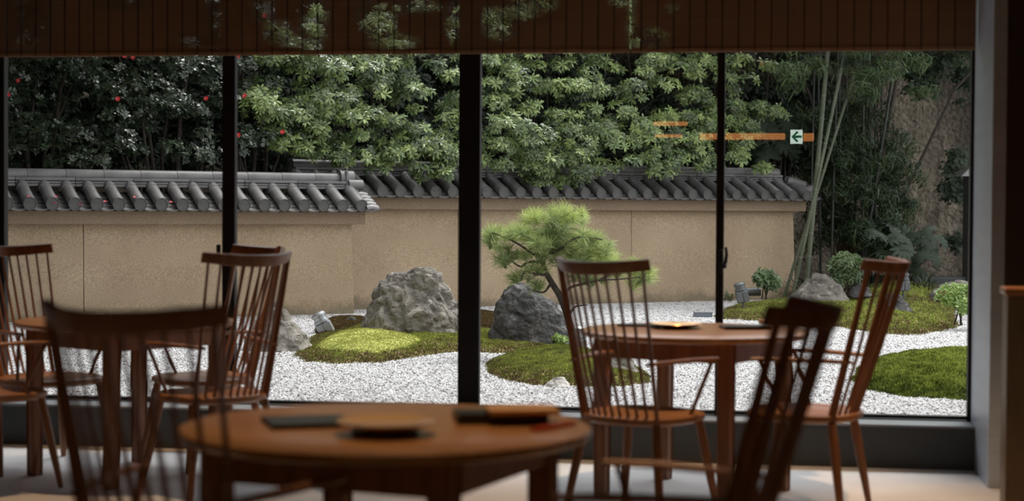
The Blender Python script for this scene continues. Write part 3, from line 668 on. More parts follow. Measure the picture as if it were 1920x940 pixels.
# ------------------------------------------------------------------ boulders
def rock(label, L, R, top, base, prof, mat='rock', dep=.8, sub=5, seed=0, rough=1.0, d=None, tall_ridge=0.0, name='boulder', sink=.06):
    b = ground((L + R) / 2, base) if d is None else at((L + R) / 2, base, d)
    dd = (b - EYE).dot(fwd_h); w = (R - L) / F_PX * dd; h = (base - top) / F_PX * dd
    zb = b.z if d is not None else 0
    c = b + fwd_h * (w * dep * .32)
    bm = bmesh.new(); bmesh.ops.create_icosphere(bm, subdivisions=sub, radius=1)
    ts = [p[0] for p in prof]; ls = [p[1] for p in prof]; rs = [p[2] for p in prof]
    sd = Vector((seed * 7.3, seed * 3.1, seed * 1.7))
    for v in bm.verts:
        u = v.co.copy(); t = max(0, min(1, (u.z + .35) / 1.35)) if u.z > -.35 else 0
        lo = np.interp(t, ts, ls); hi = np.interp(t, ts, rs); a = math.atan2(u.y, u.x); ce = math.cos(a); se = math.sin(a)
        shrink = 1 if u.z > -.35 else max(.2, 1 - (-.35 - u.z) * .8)
        if u.z > .985: shrink *= .5
        mid = (lo + hi) / 2; half = (hi - lo) / 2
        sx = abs(ce) ** .8 * (1 if ce > 0 else -1); sy = abs(se) ** .8 * (1 if se > 0 else -1)
        x = (mid + half * sx * shrink) * w; y = (sy * half * dep * (1 - .25 * t) * shrink + t * .04) * w
        z = (u.z + .35) / 1.35 * h if u.z > -.35 else (u.z + .35) * .25 * h
        p = Vector((x, y, z)); q = p * (3.2 / max(w, .3)) + sd
        # angular facets: planes from cell noise plus ridges
        dist, cells = noise.voronoi(q * 1.15); dn, c2 = noise.voronoi(q * 2.9 + Vector((5, 1, 2)))
        f1 = (dist[1] - dist[0]); f2 = (dn[1] - dn[0])
        dsp = min(f1, .35) * .16 + min(f2, .25) * .075 + noise.fractal(q * 1.3, 1.0, 2.0, 5) * .05 - abs(noise.noise(q * 2.2)) * .035 + noise.fractal(q * 9, 1, 2, 3) * .010
        nrm = Vector((u.x, u.y, u.z * .5)).normalized()
        p += nrm * (dsp - .06) * w * .62 * rough
        v.co = p
    me = bpy.data.meshes.new(name); bm.to_mesh(me); bm.free(); me.materials.append(MT[mat]); me.shade_smooth()
    try: me.set_sharp_from_angle(angle=math.radians(32))
    except Exception: pass
    o = link(name, me, None, (c.x, c.y, zb - .01), (0, 0, YAW)); return tag(o, label, 'rock')
rock('biggest grey boulder, broad and creased, before the tan wall', 664, 866, 500, 640, [(0, -.52, .52), (.2, -.46, .52), (.35, -.42, .5), (.5, -.38, .45), (.65, -.35, .39), (.8, -.29, .34), (.93, -.18, .30), (1, -.06, .22)], 'rock', .8, 6, 1, 1.15)
rock('dark pointed boulder beside the pine trunk', 912, 1068, 529, 650, [(0, -.52, .52), (.3, -.46, .5), (.55, -.41, .42), (.8, -.34, .2), (.93, -.27, .06), (1, -.2, -.0)], 'rock_dark', .75, 6, 2, .8)
rock('rounded grey boulder partly behind the left chair backs', 442, 588, 566, 660, [(0, -.5, .5), (.35, -.42, .4), (.6, -.34, .24), (.85, -.2, .1), (1, -.08, .02)], 'rock', .8, 5, 3)
rock('wide sloping grey boulder on the bank near the end of the plaster wall', 1462, 1604, 511, 578, [(0, -.5, .5), (.3, -.36, .46), (.55, -.22, .4), (.8, -.12, .26), (1, .0, .14)], 'rock', .7, 5, 4, d=21.0)
rock('grey and white boulder on the bank seen through the right chair spindles', 1628, 1728, 548, 600, [(0, -.5, .5), (.4, -.4, .38), (.7, -.25, .25), (1, -.05, .12)], 'rock_dark', .7, 5, 5, d=19.5)
rock('low rounded grey stone at the far right of the bank', 1744, 1850, 522, 562, [(0, -.5, .5), (.5, -.4, .42), (.8, -.2, .3), (1, 0, .1)], 'rock', .7, 4, 6, d=21.5)
rock('small flat grey stone on the fresh green moss at right', 1776, 1850, 655, 686, [(0, -.5, .5), (.5, -.4, .42), (1, -.1, .2)], 'rock', .8, 4, 7, d=14.2)
rock('flat white stone at the edge of the moss under the pine', 1016, 1072, 706, 728, [(0, -.5, .5), (.5, -.35, .45), (1, -.1, .25)], 'rock_white', .7, 4, 8)
rock('grey stone on the moss seen behind the right table leg', 1110, 1206, 662, 708, [(0, -.5, .5), (.5, -.42, .4), (1, -.1, .25)], 'rock', .8, 4, 9)
rock('small dark stone at the foot of the big boulder on its left', 640, 676, 592, 612, [(0, -.5, .5), (.5, -.4, .4), (1, -.1, .1)], 'rock_dark', .7, 3, 10, d=17.6)
rock('pale stone showing past the right shoulder of the biggest boulder', 838, 880, 564, 640, [(0, -.5, .5), (.5, -.45, .45), (1, -.3, .1)], 'rock', .7, 4, 11, d=16.3)
rock('small dark stone behind the bushy shrub on the bank', 1588, 1640, 528, 556, [(0, -.5, .5), (.5, -.4, .4), (1, -.1, .1)], 'rock_dark', .7, 3, 12, d=21.4)

# ------------------------------------------------------------------ plaster garden walls with tiled roofs
PHI = math.radians(28.2)                       # in the lens frame
ang = YAW + PHI; WD = Vector((math.cos(ang), math.sin(ang), 0)); WN = Vector((math.sin(ang), -math.cos(ang), 0))  # along, toward viewer
def wall_point(px, d0):
    u = (px - 960) / F_PX; d = d0 / (1 - math.tan(PHI) * u); return W(u * d, d)
def garden_wall(label, px0, px1, d0, zc, seams, end_px, flare=False, x_over=.12, tile0=None, left_end=False):
    """d0: lens-frame intercept of the wall face; zc: height of the round tile-end centres. local x along wall, y = toward viewer negative"""
    A = wall_point(px0, d0); B = wall_point(end_px, d0); Lw = (B - A).length
    t = thing('garden_wall', label, 'wall', (A.x, A.y, 0)); t.rotation_euler = (0, 0, ang)
    zt = zc - .075; th = .30
    # body, battered; joints split it into bays (each bay a panel, seam recessed)
    sx = sorted([(wall_point(s, d0) - A).length for s in seams]); xs_ = [0] + sx + [Lw]
    for a, b_ in zip(xs_[:-1], xs_[1:]):
        a2 = a + (.004 if a > 0 else 0); b2 = b_ - (.004 if b_ < Lw else 0); bt = .03 if b_ == Lw else 0
        MB().add([(a2, -.03, -.05), (b2 + bt, -.03, -.05), (b2 + bt, th, -.05), (a2, th, -.05), (a2, 0, zt), (b2, 0, zt), (b2, th, zt), (a2, th, zt)],
                 [(0, 1, 5, 4), (1, 2, 6, 5), (2, 3, 7, 6), (3, 0, 4, 7), (4, 5, 6, 7), (0, 3, 2, 1)]).build('wall_panel', MT['wallpl'], t)
    MB().box((Lw / 2 - .05, th / 2, zt / 2), (Lw - .1, th * .7, zt - .02)).build('joint_backing', MT['seam'], t)
    fh = .145; xo = x_over
    MB().box((Lw / 2 + xo / 2, th / 2, zt - fh / 2 + .01), (Lw + xo, th + .26, fh), bevel=.006).build('fascia', MT['fascia'], t)
    # roof: slope from ridge base to eave
    ye = -.26; yr = .11; ze = zc; zr = zc + .18; sp = .228
    sl = Vector((0, yr - ye, zr - ze)); ln = sl.length; aa = math.atan2(sl.z, sl.y)
    x_first = tile0; n = int((Lw + xo + .02 - x_first) / sp) + 1
    MB().add([(-.0, ye + .03, zt + .005), (Lw + xo + .05, ye + .03, zt + .005), (Lw + xo + .05, yr + .05, zr - .05), (0, yr + .05, zr - .05), (Lw + xo + .05, th + .2, zt + .005), (0, th + .2, zt + .005)],
             [(0, 1, 2, 3), (3, 2, 4, 5), (0, 5, 4, 1), (0, 3, 5), (1, 4, 2)]).build('roof_bed', MT['tile_end'], t)
    # round cover tile with lap collar; round end cap
    cov = MB(); N_ = 16
    def half(y0, z0, y1, z1, r0, r1):
        V = []; 
        for (y, z, r) in ((y0, z0, r0), (y1, z1, r1)):
            for k in range(N_): q = 2 * PI * k / N_; V.append((r * math.cos(q), y - math.sin(q) * r * math.sin(aa) * 0, z + r * math.sin(q)))
        cov.add(V, [(k, (k + 1) % N_, N_ + (k + 1) % N_, N_ + k) for k in range(N_)] + [tuple(range(N_)), tuple(range(2 * N_ - 1, N_ - 1, -1))])
    m_ = lambda q: (ye + (yr - ye) * q, ze + (zr - ze) * q)
    y0, z0 = m_(0); y1, z1 = m_(.80); y2, z2 = m_(.82); y3, z3 = m_(1.12)
    half(y0, z0, y1, z1, .068, .064); half(y2, z2, y3, z3, .068, .062); half(m_(.79)[0], m_(.79)[1], m_(.83)[0], m_(.83)[1], .060, .060)
    cov_me = cov.mesh('cover_tile', MT['tile'], True)
    cap_me = MB().tube([(0, .002, 0), (0, -.006, 0)], .069, 20).tube([(0, -.006, 0), (0, -.010, 0)], [.057, .054], 20)
    capr = MB()
    V = []; 
    for r, y in ((.069, .004), (.069, -.010), (.060, -.010), (.058, -.004), (.0, -.004)):
        for k in range(20): V.append((r * math.cos(2 * PI * k / 20), y, r * math.sin(2 * PI * k / 20)))
    capr.add(V, [(i * 20 + k, i * 20 + (k + 1) % 20, (i + 1) * 20 + (k + 1) % 20, (i + 1) * 20 + k) for i in range(4) for k in range(20)])
    cap_me = capr.mesh('end_cap', MT['tile_end'], True)
    # flat pan tile, slightly dished
    pan = MB(); V = []; hw = sp / 2
    for y, z in ((-.012, -.004), (.115, .006)):
        for i in range(7):
            x = -hw + i * hw / 3; V.append((x, y, z - .030 * (1 - (x / hw) ** 2)))
    V += [(v[0], v[1], v[2] - .014) for v in V]
    pan.add(V, [(i, i + 1, 8 + i, 7 + i) for i in range(6)] + [(14 + i, 21 + i, 22 + i, 15 + i) for i in range(6)] + [(i, 14 + i, 15 + i, i + 1) for i in range(6)] + [(7 + i, 8 + i, 22 + i, 21 + i) for i in range(6)])
    pan_me = pan.mesh('pan_tile', MT['tile'], True)
    for i in range(n):
        x = x_first + i * sp
        c = link('cover_tile', cov_me, t, (x, 0, 0)); link('end_cap', cap_me, c, (0, ye - .001, ze))
        xm = x + hw
        for q in range(4):
            f = .02 + q * .225; y, z = m_(f)
            link('pan_tile', pan_me, t, (xm, y, z - .028 + .004 * random.random()), (aa * .55, 0, 0))
    # ridge: layered flat courses and a round top of segments
    rl0, rl1 = -.0, Lw + (.02 if not flare else -.08)
    for k, (z, hh, hw2) in enumerate([(zr + .002, .028, .135), (zr + .034, .024, .118), (zr + .064, .030, .125)]):
        x = rl0
        while x < rl1 - .05:
            x2 = min(x + .62, rl1)
            MB().box((0, 0, 0), (x2 - x - .004, hw2 * 2, hh), bevel=.005).build('ridge_course', MT['tile'], t, loc=((x + x2) / 2, yr + .13, z + hh / 2)); x = x2
    x = rl0; k = 0
    while x < rl1 - .05:
        x2 = min(x + .40, rl1)
        MB().tube([(x - (x + x2) / 2, 0, 0), (x2 - (x + x2) / 2 - .004, 0, 0)], [.072, .070], 18).build('ridge_tile', MT['tile'], t, True, loc=((x + x2) / 2, yr + .13, zr + .118)); x = x2
    return t, Lw, yr, zr, xo, sp, n, x_first
t1, Lw, yr, zr, xo, sp, n, xf = garden_wall('nearer plaster garden wall with grey tiled roof, at the left', -330, 0, 20.5, 1.222, [156], 658, tile0=.10)
# end ornaments of wall 1: stacked round drums, side tiles
for (dx, dz, r, l_) in ((.02, .135, .085, .16), (.10, .055, .062, .17), (.06, -.03, .05, .13)):
    MB().tube([(-l_ / 2, 0, 0), (l_ / 2, 0, 0)], r, 22).tube([(l_ / 2, 0, 0), (l_ / 2 + .006, 0, 0)], r * .82, 22).tube([(-l_ / 2 - .006, 0, 0), (-l_ / 2 + .012, 0, 0)], r * 1.07, 22).build('ridge_end_drum', MT['tile'], t1, True, loc=(Lw + dx, yr + .10 - (.08 if dz < 0.1 else 0), zr + dz))
MB().box((0, 0, 0), (.03, .26, .26), bevel=.01).build('ridge_end_plate', MT['tile'], t1, loc=(Lw + .0, yr + .13, zr + .08))
for k in range(5):
    f = .0 + k * .2; y = -.28 + (yr + .28) * f; z = 1.222 - .02 + .18 * f
    MB().tube([(-.07, .0, 0), (.0, -.012, .012), (.07, 0, 0)], .036, 10, flat=.4).build('verge_tile', MT['tile'], t1, True, loc=(Lw + xo + .02, y, z))
t2, Lw2, yr2, zr2, xo2, sp2, n2, xf2 = garden_wall('farther, taller plaster garden wall behind the pine, grey tiled roof half under leaves', 560, 0, 21.25, 1.392, [858, 1183], 1486, flare=True, tile0=.02)
for k in range(4):
    f = .1 + k * .22; y = -.26 + (yr2 + .26) * f; z = 1.392 - .035 + .18 * f
    MB().tube([(-.08, .0, 0), (.0, -.012, .01), (.08, 0, .01)], .034, 10, flat=.4).build('verge_tile', MT['tile'], t2, True, loc=(Lw2 + xo2, y, z))
MB().tube([(0, 0, 0), (.22, -.10, -.07)], [.06, .064], 16).build('corner_tile', MT['tile'], t2, True, loc=(Lw2 - .03, yr2 - .02, zr2 + .02))
MB().tube([(0, 0, 0), (.12, -.05, -.02), (.24, -.09, .015)], [.055, .062, .075], 16).build('corner_tile', MT['tile'], t2, True, loc=(Lw2 + .05, yr2 - .14, zr2 - .10))
# red fallen petals on the left roof
for px, py in ((52, 371), (103, 371), (148, 386), (250, 372), (318, 381), (100, 383), (195, 380)):
    d = 20.5 / (1 - math.tan(PHI) * (px - 960) / F_PX) - .22; p = at(px, py, d)
    m = MB()
    for k in range(4):
        a = k * 1.6; v = Vector((math.cos(a), math.sin(a), 0)) * .012; s2 = Vector((-v.y, v.x, 0)) * .8
        m.add([v * .1, v + s2, v * 2 + Vector((0, 0, .006)), v - s2], [(0, 1, 2, 3)])
    tag(m.build('fallen_flower', MT['petal'], None, loc=p + WN * .05 + Vector((0, 0, .012)), rot=(.4, 0, ang)), 'fallen red petals scattered on the left tiled roof', 'flower', 'fallen red petals on the roof')

# ------------------------------------------------------------------ boundary wall and backdrop planting
bw0 = W(-13, 19.0); 
bnd = thing('boundary_wall', 'tall rough brown boundary wall, stained, seen at the right behind the bamboo', 'wall', (0, 0, 0))
V = []; Fc = []; nx_, nz_ = 220, 70
Aw = W(-9.5, 25.2); Bw = W(9.5, 27.6)
wd = (Bw - Aw); nrm = Vector((wd.y, -wd.x, 0)).normalized()
for i in range(nx_ + 1):
    for j in range(nz_ + 1):
        p = Aw + wd * (i / nx_) + Vector((0, 0, 6.5 * j / nz_ - .1)); s = i / nx_ * wd.length
        dsp = noise.fractal(Vector((s * 4.2, p.z * 4.2, 0)), 1, 2, 4) * .045 + noise.noise(Vector((s * .8, p.z * .3, 5))) * .08
        V.append(p + nrm * dsp)
for i in range(nx_):
    for j in range(nz_): a = i * (nz_ + 1) + j; Fc.append((a, a + nz_ + 1, a + nz_ + 2, a + 1))
MB().add(V, Fc).build('rough_face', MT['stucco'], bnd, True)
MB().box(((Aw + Bw) / 2 + Vector((0, .0, 3.2)) - nrm * .35), (wd.length + .4, .3, 6.6), rot=Matrix.Rotation(math.atan2(wd.y, wd.x), 3, 'Z')).build('core', MT['seam'], bnd)

ROS_L = [rosette(9, .080, .30, 14, s, droop=.32) for s in (1, 2, 3, 4)]
ROS_C = [rosette(7, .055, .50, 12, s, droop=.12) for s in (5, 6, 7)]
ROS_S = [rosette(8, .10, .28, 15, s, droop=.5) for s in (8, 9)]
def lobe_cloud(lobes, per, squash=.65, front=.45):
    """points on the upper/front shell of each lobe. lobes: (center Vector, radius)"""
    P = []; A = []; lb = []
    for k, (c, r) in enumerate(lobes):
        n = max(3, int(per * (r / .3) ** 2) if r > .13 else int(per))
        dvec = rng.normal(size=(n * 3, 3)); dvec /= np.linalg.norm(dvec, axis=1, keepdims=True)
        toward = -np.array([fwd_h.x, fwd_h.y, 0]); score = dvec[:, 2] * .8 + dvec @ toward
        dvec = dvec[np.argsort(-score)][:n]
        P.append(pt(c) + dvec * np.array([r, r, r * squash]) * rng.uniform(.72, 1.05, (n, 1))); A.append(dvec * .7 + toward * front + np.array([0, 0, .55])); lb.append(np.full(n, rng.normal() * .13))
    return np.concatenate(P), np.concatenate(A), np.concatenate(lb)
def shrub(name, label, lobes, per, ros, mat, cat='shrub', base=None, singles=0, group=None, scale=(.8, 1.2), t_mid=.45, t_sd=.2, squash=.65, stems=6, stem_mat='bark', single_name='leaf_cluster', rare=.0, sr=1.0):
    P, A, lb = lobe_cloud(lobes, per, squash); n = len(P)
    cen = sum((c for c, r in lobes), Vector()) / len(lobes); b = Vector((cen.x, cen.y, 0)) if base is None else base
    t = thing(name, label, cat, b, group=group); o0 = pt(b)
    S = rng.uniform(*scale, n); T = np.clip(t_mid + lb + rng.normal(size=n) * t_sd, 0, .82); T[rng.random(n) < rare] = 1.0
    depth = P @ np.array([fwd_h.x, fwd_h.y, 0]); order = np.argsort(depth + rng.normal(size=n) * .15); sel = order[:singles]; rest = order[singles:]
    A = A + rng.normal(size=A.shape) * .25
    if singles:
        mes = [tri_mesh(single_name, r[0], r[1], MT[mat], np.clip(r[2] + tv, 0, 1)) for r in ros for tv in (.3, .5, .7)]
        R = basis(A[sel], rng.uniform(0, 6.28, len(sel)))
        for k, i in enumerate(sel):
            me = mes[(k % len(ros)) * 3 + int(np.clip(T[i] * 3, 0, 2))]
            o = link(single_name, me, t); mm = Matrix(R[k].tolist()).to_4x4() @ Matrix.Scale(float(S[i]), 4); mm.translation = Vector((P[i] - o0).tolist()); o.matrix_local = mm
    parts = []
    for k, r in enumerate(ros):
        ii = rest[k::len(ros)]
        if len(ii): parts.append(scatter(r, P[ii] - o0, A[ii], S[ii], T[ii]))
    V, F_, T_ = joinarr(parts); o = link('foliage', tri_mesh('foliage', V, F_, MT[mat], T_), t); o['kind'] = 'stuff'
    m = MB(); 
    ls = sorted(lobes, key=lambda q: -q[1])
    for k in range(min(stems, len(ls))):
        c, r = random.choice(lobes); c = c - b + fwd_h * r * .4 * sr; s0 = Vector((random.uniform(-.15, .15), random.uniform(-.1, .1), 0)) * sr
        mid = s0.lerp(c, .55) + Vector((random.uniform(-.15, .15) * sr, random.uniform(-.1, .1) * sr, .12 * c.z)); m = MB()
        m.tube([s0, s0.lerp(mid, .5) + Vector((0, 0, .05)), mid, mid.lerp(c, .6), c], [q_ * sr for q_ in (.032, .027, .02, .013, .006)], 7).build('stem', MT[stem_mat], t, True)
    return t, P, A
def rand_lobes(boxes, n, d_fn, rr):
    L = []
    tot = sum((b[2] - b[0]) * (b[3] - b[1]) for b in boxes)
    for x0, y0, x1, y1 in boxes:
        k = max(1, round(n * (x1 - x0) * (y1 - y0) / tot))
        for _ in range(k):
            px, py = random.uniform(x0, x1), random.uniform(y0, y1); L.append((at(px, py, d_fn(px, py)), random.uniform(*rr)))
    return L
def wdepth(px, d0=21.25): return d0 / (1 - math.tan(PHI) * (px - 960) / F_PX)
# light green whorl-leaved shrubs spilling over the farther wall
lf = lambda px, py: wdepth(px) - .30 + max(0, (300 - py)) / 300 * .75 + random.uniform(-.12, .35)
specs = [
    ('light green shrub spilling over the wall between the two left mullions', [(470, 20, 700, 230), (520, 200, 720, 290), (700, 20, 870, 300), (560, 250, 640, 300), (640, 285, 690, 322), (700, 280, 860, 335)]),
    ('light green shrub behind the pine, hanging lowest over the tiles', [(880, -40, 1130, 280), (885, 260, 1120, 330), (960, 315, 1110, 348)]),
    ('light green shrub right of centre, where orange glimmers cross the pane', [(1120, -40, 1345, 270), (1120, 250, 1340, 325), (1240, 290, 1310, 340)]),
    ('light green shrub beyond the slim mullion above the end of the tiled roof', [(1335, 110, 1460, 250), (1335, 250, 1420, 300), (1370, 280, 1405, 322), (1430, 305, 1480, 318)]),
]
for lab, bx in specs:
    area = sum((b[2] - b[0]) * (b[3] - b[1]) for b in bx)
    shrub('broadleaf_shrub', lab, rand_lobes(bx, area / 640, lf, (.11, .24)), 30, ROS_L, 'leaf_light', singles=220, rare=.003, t_mid=.5, t_sd=.22, squash=.5, group='light green shrubs over the garden wall', base=W((sum(b[0] + b[2] for b in bx) / len(bx) / 2 - 960) / F_PX * 23.6, 23.6 + .54 * (sum(b[0] + b[2] for b in bx) / len(bx) / 2 - 960) / F_PX * 23))
# dim inner foliage behind them
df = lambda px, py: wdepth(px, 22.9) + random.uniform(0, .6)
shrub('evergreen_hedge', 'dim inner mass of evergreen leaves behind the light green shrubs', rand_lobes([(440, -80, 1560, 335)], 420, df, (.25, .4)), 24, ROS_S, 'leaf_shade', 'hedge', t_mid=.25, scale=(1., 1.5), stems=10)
# dark camellias at left
cf = lambda px, py: wdepth(px, 21.0) + .1 + max(0, (300 - py)) / 300 * .5 + random.uniform(-.1, .5)
cam_specs = [('dark camellia with red blooms behind the left end of the tiled wall', [(-60, -60, 215, 200), (0, 230, 190, 318)]),
             ('dark camellia with red blooms left of the first slim mullion', [(200, -60, 430, 215), (190, 180, 400, 300)]),
             ('dark camellia with glossy pale-edged leaves just right of the first slim mullion', [(425, -60, 520, 190), (430, 225, 560, 265), (440, 270, 500, 300)])]
for lab, bx in cam_specs:
    area = sum((b[2] - b[0]) * (b[3] - b[1]) for b in bx)
    shrub('camellia_bush', lab, rand_lobes(bx, area / 750, cf, (.14, .28)), 30, ROS_C, 'leaf_dark', singles=60, t_mid=.4, t_sd=.25, squash=.5, group='dark camellias behind the left wall', stems=8)
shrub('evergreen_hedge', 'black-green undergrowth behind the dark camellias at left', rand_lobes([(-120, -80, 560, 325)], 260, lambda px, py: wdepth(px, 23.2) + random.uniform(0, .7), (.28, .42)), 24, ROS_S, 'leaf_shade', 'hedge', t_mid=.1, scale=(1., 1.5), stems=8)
# camellia blooms
fl_me = None
def flower_mesh():
    m = MB()
    for ring, (n_, r, z, tilt) in enumerate([(6, .030, 0, .35), (5, .020, .008, .9)]):
        for k in range(n_):
            a = 2 * PI * k / n_ + ring; u = Vector((math.cos(a), math.sin(a), 0)); s2 = Vector((-u.y, u.x, 0)); up = Vector((0, 0, 1))
            pts_ = [u * .004 + up * z, u * r * .7 + s2 * r * .55 + up * (z + r * tilt * .4), u * r * 1.2 + s2 * r * .25 + up * (z + r * tilt), u * r * 1.2 - s2 * r * .25 + up * (z + r * tilt), u * r * .7 - s2 * r * .55 + up * (z + r * tilt * .4)]
            m.add(pts_, [(0, 1, 2, 3, 4)])
    return m.mesh('petals', MT['petal'])
fl_me = flower_mesh(); st_me = MB().lathe([(.006, 0), (.008, .015), (.004, .02)], 8).mesh('stamens', MT['stamen'])
FL = [(35, 152, 'upper red camellia bloom near the left window edge'), (14, 178, 'lower red camellia bloom near the left window edge'), (234, 105, 'left one of the pair of red blooms just under the blind'), (250, 108, 'right one of the pair of red blooms just under the blind'),
      (221, 186, 'lone small red bloom in the middle of the left pane'), (387, 185, 'red bloom left of the first slim mullion'), (459, 180, 'red bloom right of the first slim mullion'), (447, 254, 'lowest red bloom right of the first slim mullion'), (530, 248, 'red bloom at the edge of the light green leaves'), (446, 107, 'red bloom right under the blind by the slim mullion'), (497, 30, 'red bloom showing through the reed blind')]
for px, py, lab in FL:
    p = at(px, py, wdepth(px, 21.0) - .35)
    t = thing('camellia_bloom', lab, 'flower', p); t.rotation_euler = (math.radians(65), 0, YAW + random.uniform(-.5, .5))
    link('petals', fl_me, t); link('stamens', st_me, t); t.scale = (.8, .8, .8)

# ------------------------------------------------------------------ bamboo
def culm(px0, py0, px1, py1, d, r, mat, label, group, node=.30, bend=0):
    a = at(px0, py0, d); b_ = at(px1, py1, d)
    if b_.z > a.z: a, b_ = b_, a
    dirv = (a - b_).normalized(); base = b_ - dirv * (b_.z / dirv.z); top = base + dirv * (3.7 / dirv.z)
    t = thing('bamboo_culm', label, 'bamboo', base, group=group); L_ = (top - base).length
    pts_ = []; rr = []; N_ = 14
    for i in range(N_ + 1):
        q = i / N_; pts_.append((top - base) * q + right_h * bend * math.sin(PI * q)); rr.append(r * (1 - .12 * q))
    MB().tube(pts_, rr, 10).build('stalk', MT[mat], t, True)
    k = 1
    nm = MB().lathe([(r * .9, -.006), (r * 1.1, -.002), (r * 1.12, .003), (r * .9, .007)], 10).mesh('node_ring', MT['node'] if mat == 'culm' else MT[mat], True)
    while k * node < L_ - .05:
        q = k * node / L_; p = (top - base) * q + right_h * bend * math.sin(PI * q)
        o = link('node_ring', nm, t, p, dirv.to_track_quat('Z', 'Y').to_matrix()); s = 1 - .12 * q; o.scale = (s, s, 1); k += 1
    return t
BG = 'bamboo culms right of the plaster wall'
culm(1549, 130, 1528, 360, 22.6, .033, 'culm', 'thickest pale bamboo culm, leaning, just past the end of the tiled roof', BG)
culm(1524, 380, 1494, 520, 22.3, .024, 'culm', 'pale bamboo culm slanting down past the wall end', BG)
culm(1567, 250, 1507, 440, 22.9, .022, 'culm', 'pale bamboo culm slanting strongly behind the thickest one', BG)
culm(1674, 140, 1660, 230, 23.5, .022, 'culm_dark', 'dark bamboo culm leaning right before the rough boundary wall', BG)
for px, tilt, r in ((1520, 6, .016), (1538, -4, .02), (1572, 2, .02), (1590, -3, .018), (1602, 5, .016), (1618, 1, .018), (1634, -4, .015), (1648, 6, .014), (1580, -8, .015), (1560, 9, .017), (1626, 3, .012), (1642, -2, .013)):
    culm(px + tilt, 150, px, 450, random.uniform(23.2, 24.6), r, 'culm_dark', 'slim dark bamboo culm in the shaded grove', 'slim dark culms of the bamboo grove')
def bam_spray(seed):
    r = np.random.default_rng(seed); parts = []
    for i in range(9):
        v, f = leaf(r.uniform(.09, .15), .13, .35); el = -r.uniform(.1, 1.0); az = r.uniform(-1.4, 1.4) + (PI if i % 2 else 0)
        ce, se = math.cos(el), math.sin(el); Ry = np.array([[ce, 0, -se], [0, 1, 0], [se, 0, ce]]); ca, sa = math.cos(az), math.sin(az); Rz = np.array([[ca, -sa, 0], [sa, ca, 0], [0, 0, 1]])
        parts.append((v @ Ry.T @ Rz.T + np.array([r.uniform(-.06, .06), r.uniform(-.04, .04), r.uniform(-.05, .05)]), f, np.full(len(v), r.uniform(-.2, .2))))
    return joinarr(parts)
BS = [bam_spray(s) for s in (1, 2, 3)]
shrub('bamboo_foliage', 'feathery bamboo leaves hanging below the blind at right', rand_lobes([(1450, -60, 1640, 140), (1600, -60, 1740, 170), (1470, 120, 1560, 165), (1570, 130, 1700, 190)], 60, lambda a, b: random.uniform(21.6, 23), (.16, .3)), 24, BS, 'leaf_bamboo', 'bamboo', t_mid=.4, squash=.5, stems=0, base=W(4.6, 23.4))
shrub('bamboo_foliage', 'dark leafy bamboo undergrowth filling the grove', rand_lobes([(1560, 190, 1690, 470), (1515, 200, 1600, 500), (1600, 300, 1700, 480)], 110, lambda a, b: random.uniform(23.4, 24.8), (.2, .34)), 20, BS, 'leaf_bamboo', 'bamboo', t_mid=.1, stems=0)
def ivy_t(seed):
    r = np.random.default_rng(seed); parts = []
    for i in range(6):
        v, f = leaf(.075 * r.uniform(.7, 1.1), .8, .15); az = i * 1.05 + r.uniform(-.4, .4); ca, sa = math.cos(az), math.sin(az); Rz = np.array([[ca, -sa, 0], [sa, ca, 0], [0, 0, 1]])
        parts.append((v @ Rz.T + np.array([r.uniform(-.05, .05), r.uniform(-.05, .05), r.uniform(-.01, .03)]), f, np.full(len(v), r.uniform(-.2, .2))))
    return joinarr(parts)
IV = [ivy_t(s) for s in (1, 2, 3)]
shrub('ivy', 'ivy hanging over the top right of the rough boundary wall', rand_lobes([(1690, -40, 1900, 150), (1700, 150, 1745, 185), (1790, 140, 1880, 200)], 110, lambda a, b: 25.2, (.14, .28)), 22, IV, 'leaf_ivy', 'ivy', stems=0, base=W(6.4, 25.4))
shrub('ivy', 'ivy climbing the boundary wall beside the dark gate post', rand_lobes([(1782, 290, 1812, 480), (1776, 320, 1800, 400)], 22, lambda a, b: 25.0, (.12, .22)), 22, IV, 'leaf_ivy', 'ivy', stems=0)

# dark gate post at the right edge, with small sloping cap
p = ground(1834, 482 + 40); pb = W((1838 - 960) / F_PX * 24.2, 24.2)
gp = thing('gate_post', 'dark gate post with small grey sloping cap at the right window edge', 'post', pb); gp.rotation_euler = (0, 0, YAW)
MB().box((0, 0, .85), (.42, .3, 1.7), bevel=.01).build('post', MT['plinth'], gp)
MB().add([(-.34, -.25, 1.68), (.34, -.25, 1.68), (.34, .25, 1.68), (-.34, .25, 1.68), (-.12, -.05, 1.85), (.12, -.05, 1.85), (.12, .05, 1.85), (-.12, .05, 1.85)], [(0, 1, 5, 4), (1, 2, 6, 5), (2, 3, 7, 6), (3, 0, 4, 7), (4, 5, 6, 7), (0, 3, 2, 1)]).build('cap', MT['tile'], gp)
# paving and kerb far right
k0 = W(6.0, 24.6); kb = MB().box((0, 0, .14), (3.2, .35, .28), bevel=.02).build('stone_kerb', MT['plinth'], None, loc=W(6.6, 24.3), rot=(0, 0, YAW)); tag(kb, 'low dark stone kerb at the foot of the boundary wall', 'kerb')
kb = MB().box((0, 0, .05), (3.4, 2.6, .10), bevel=.01).build('paving_slab', MT['rock'], None, loc=W(6.9, 22.9), rot=(0, 0, YAW)); tag(kb, 'grey paved strip beyond the moss at the far right', 'paving')

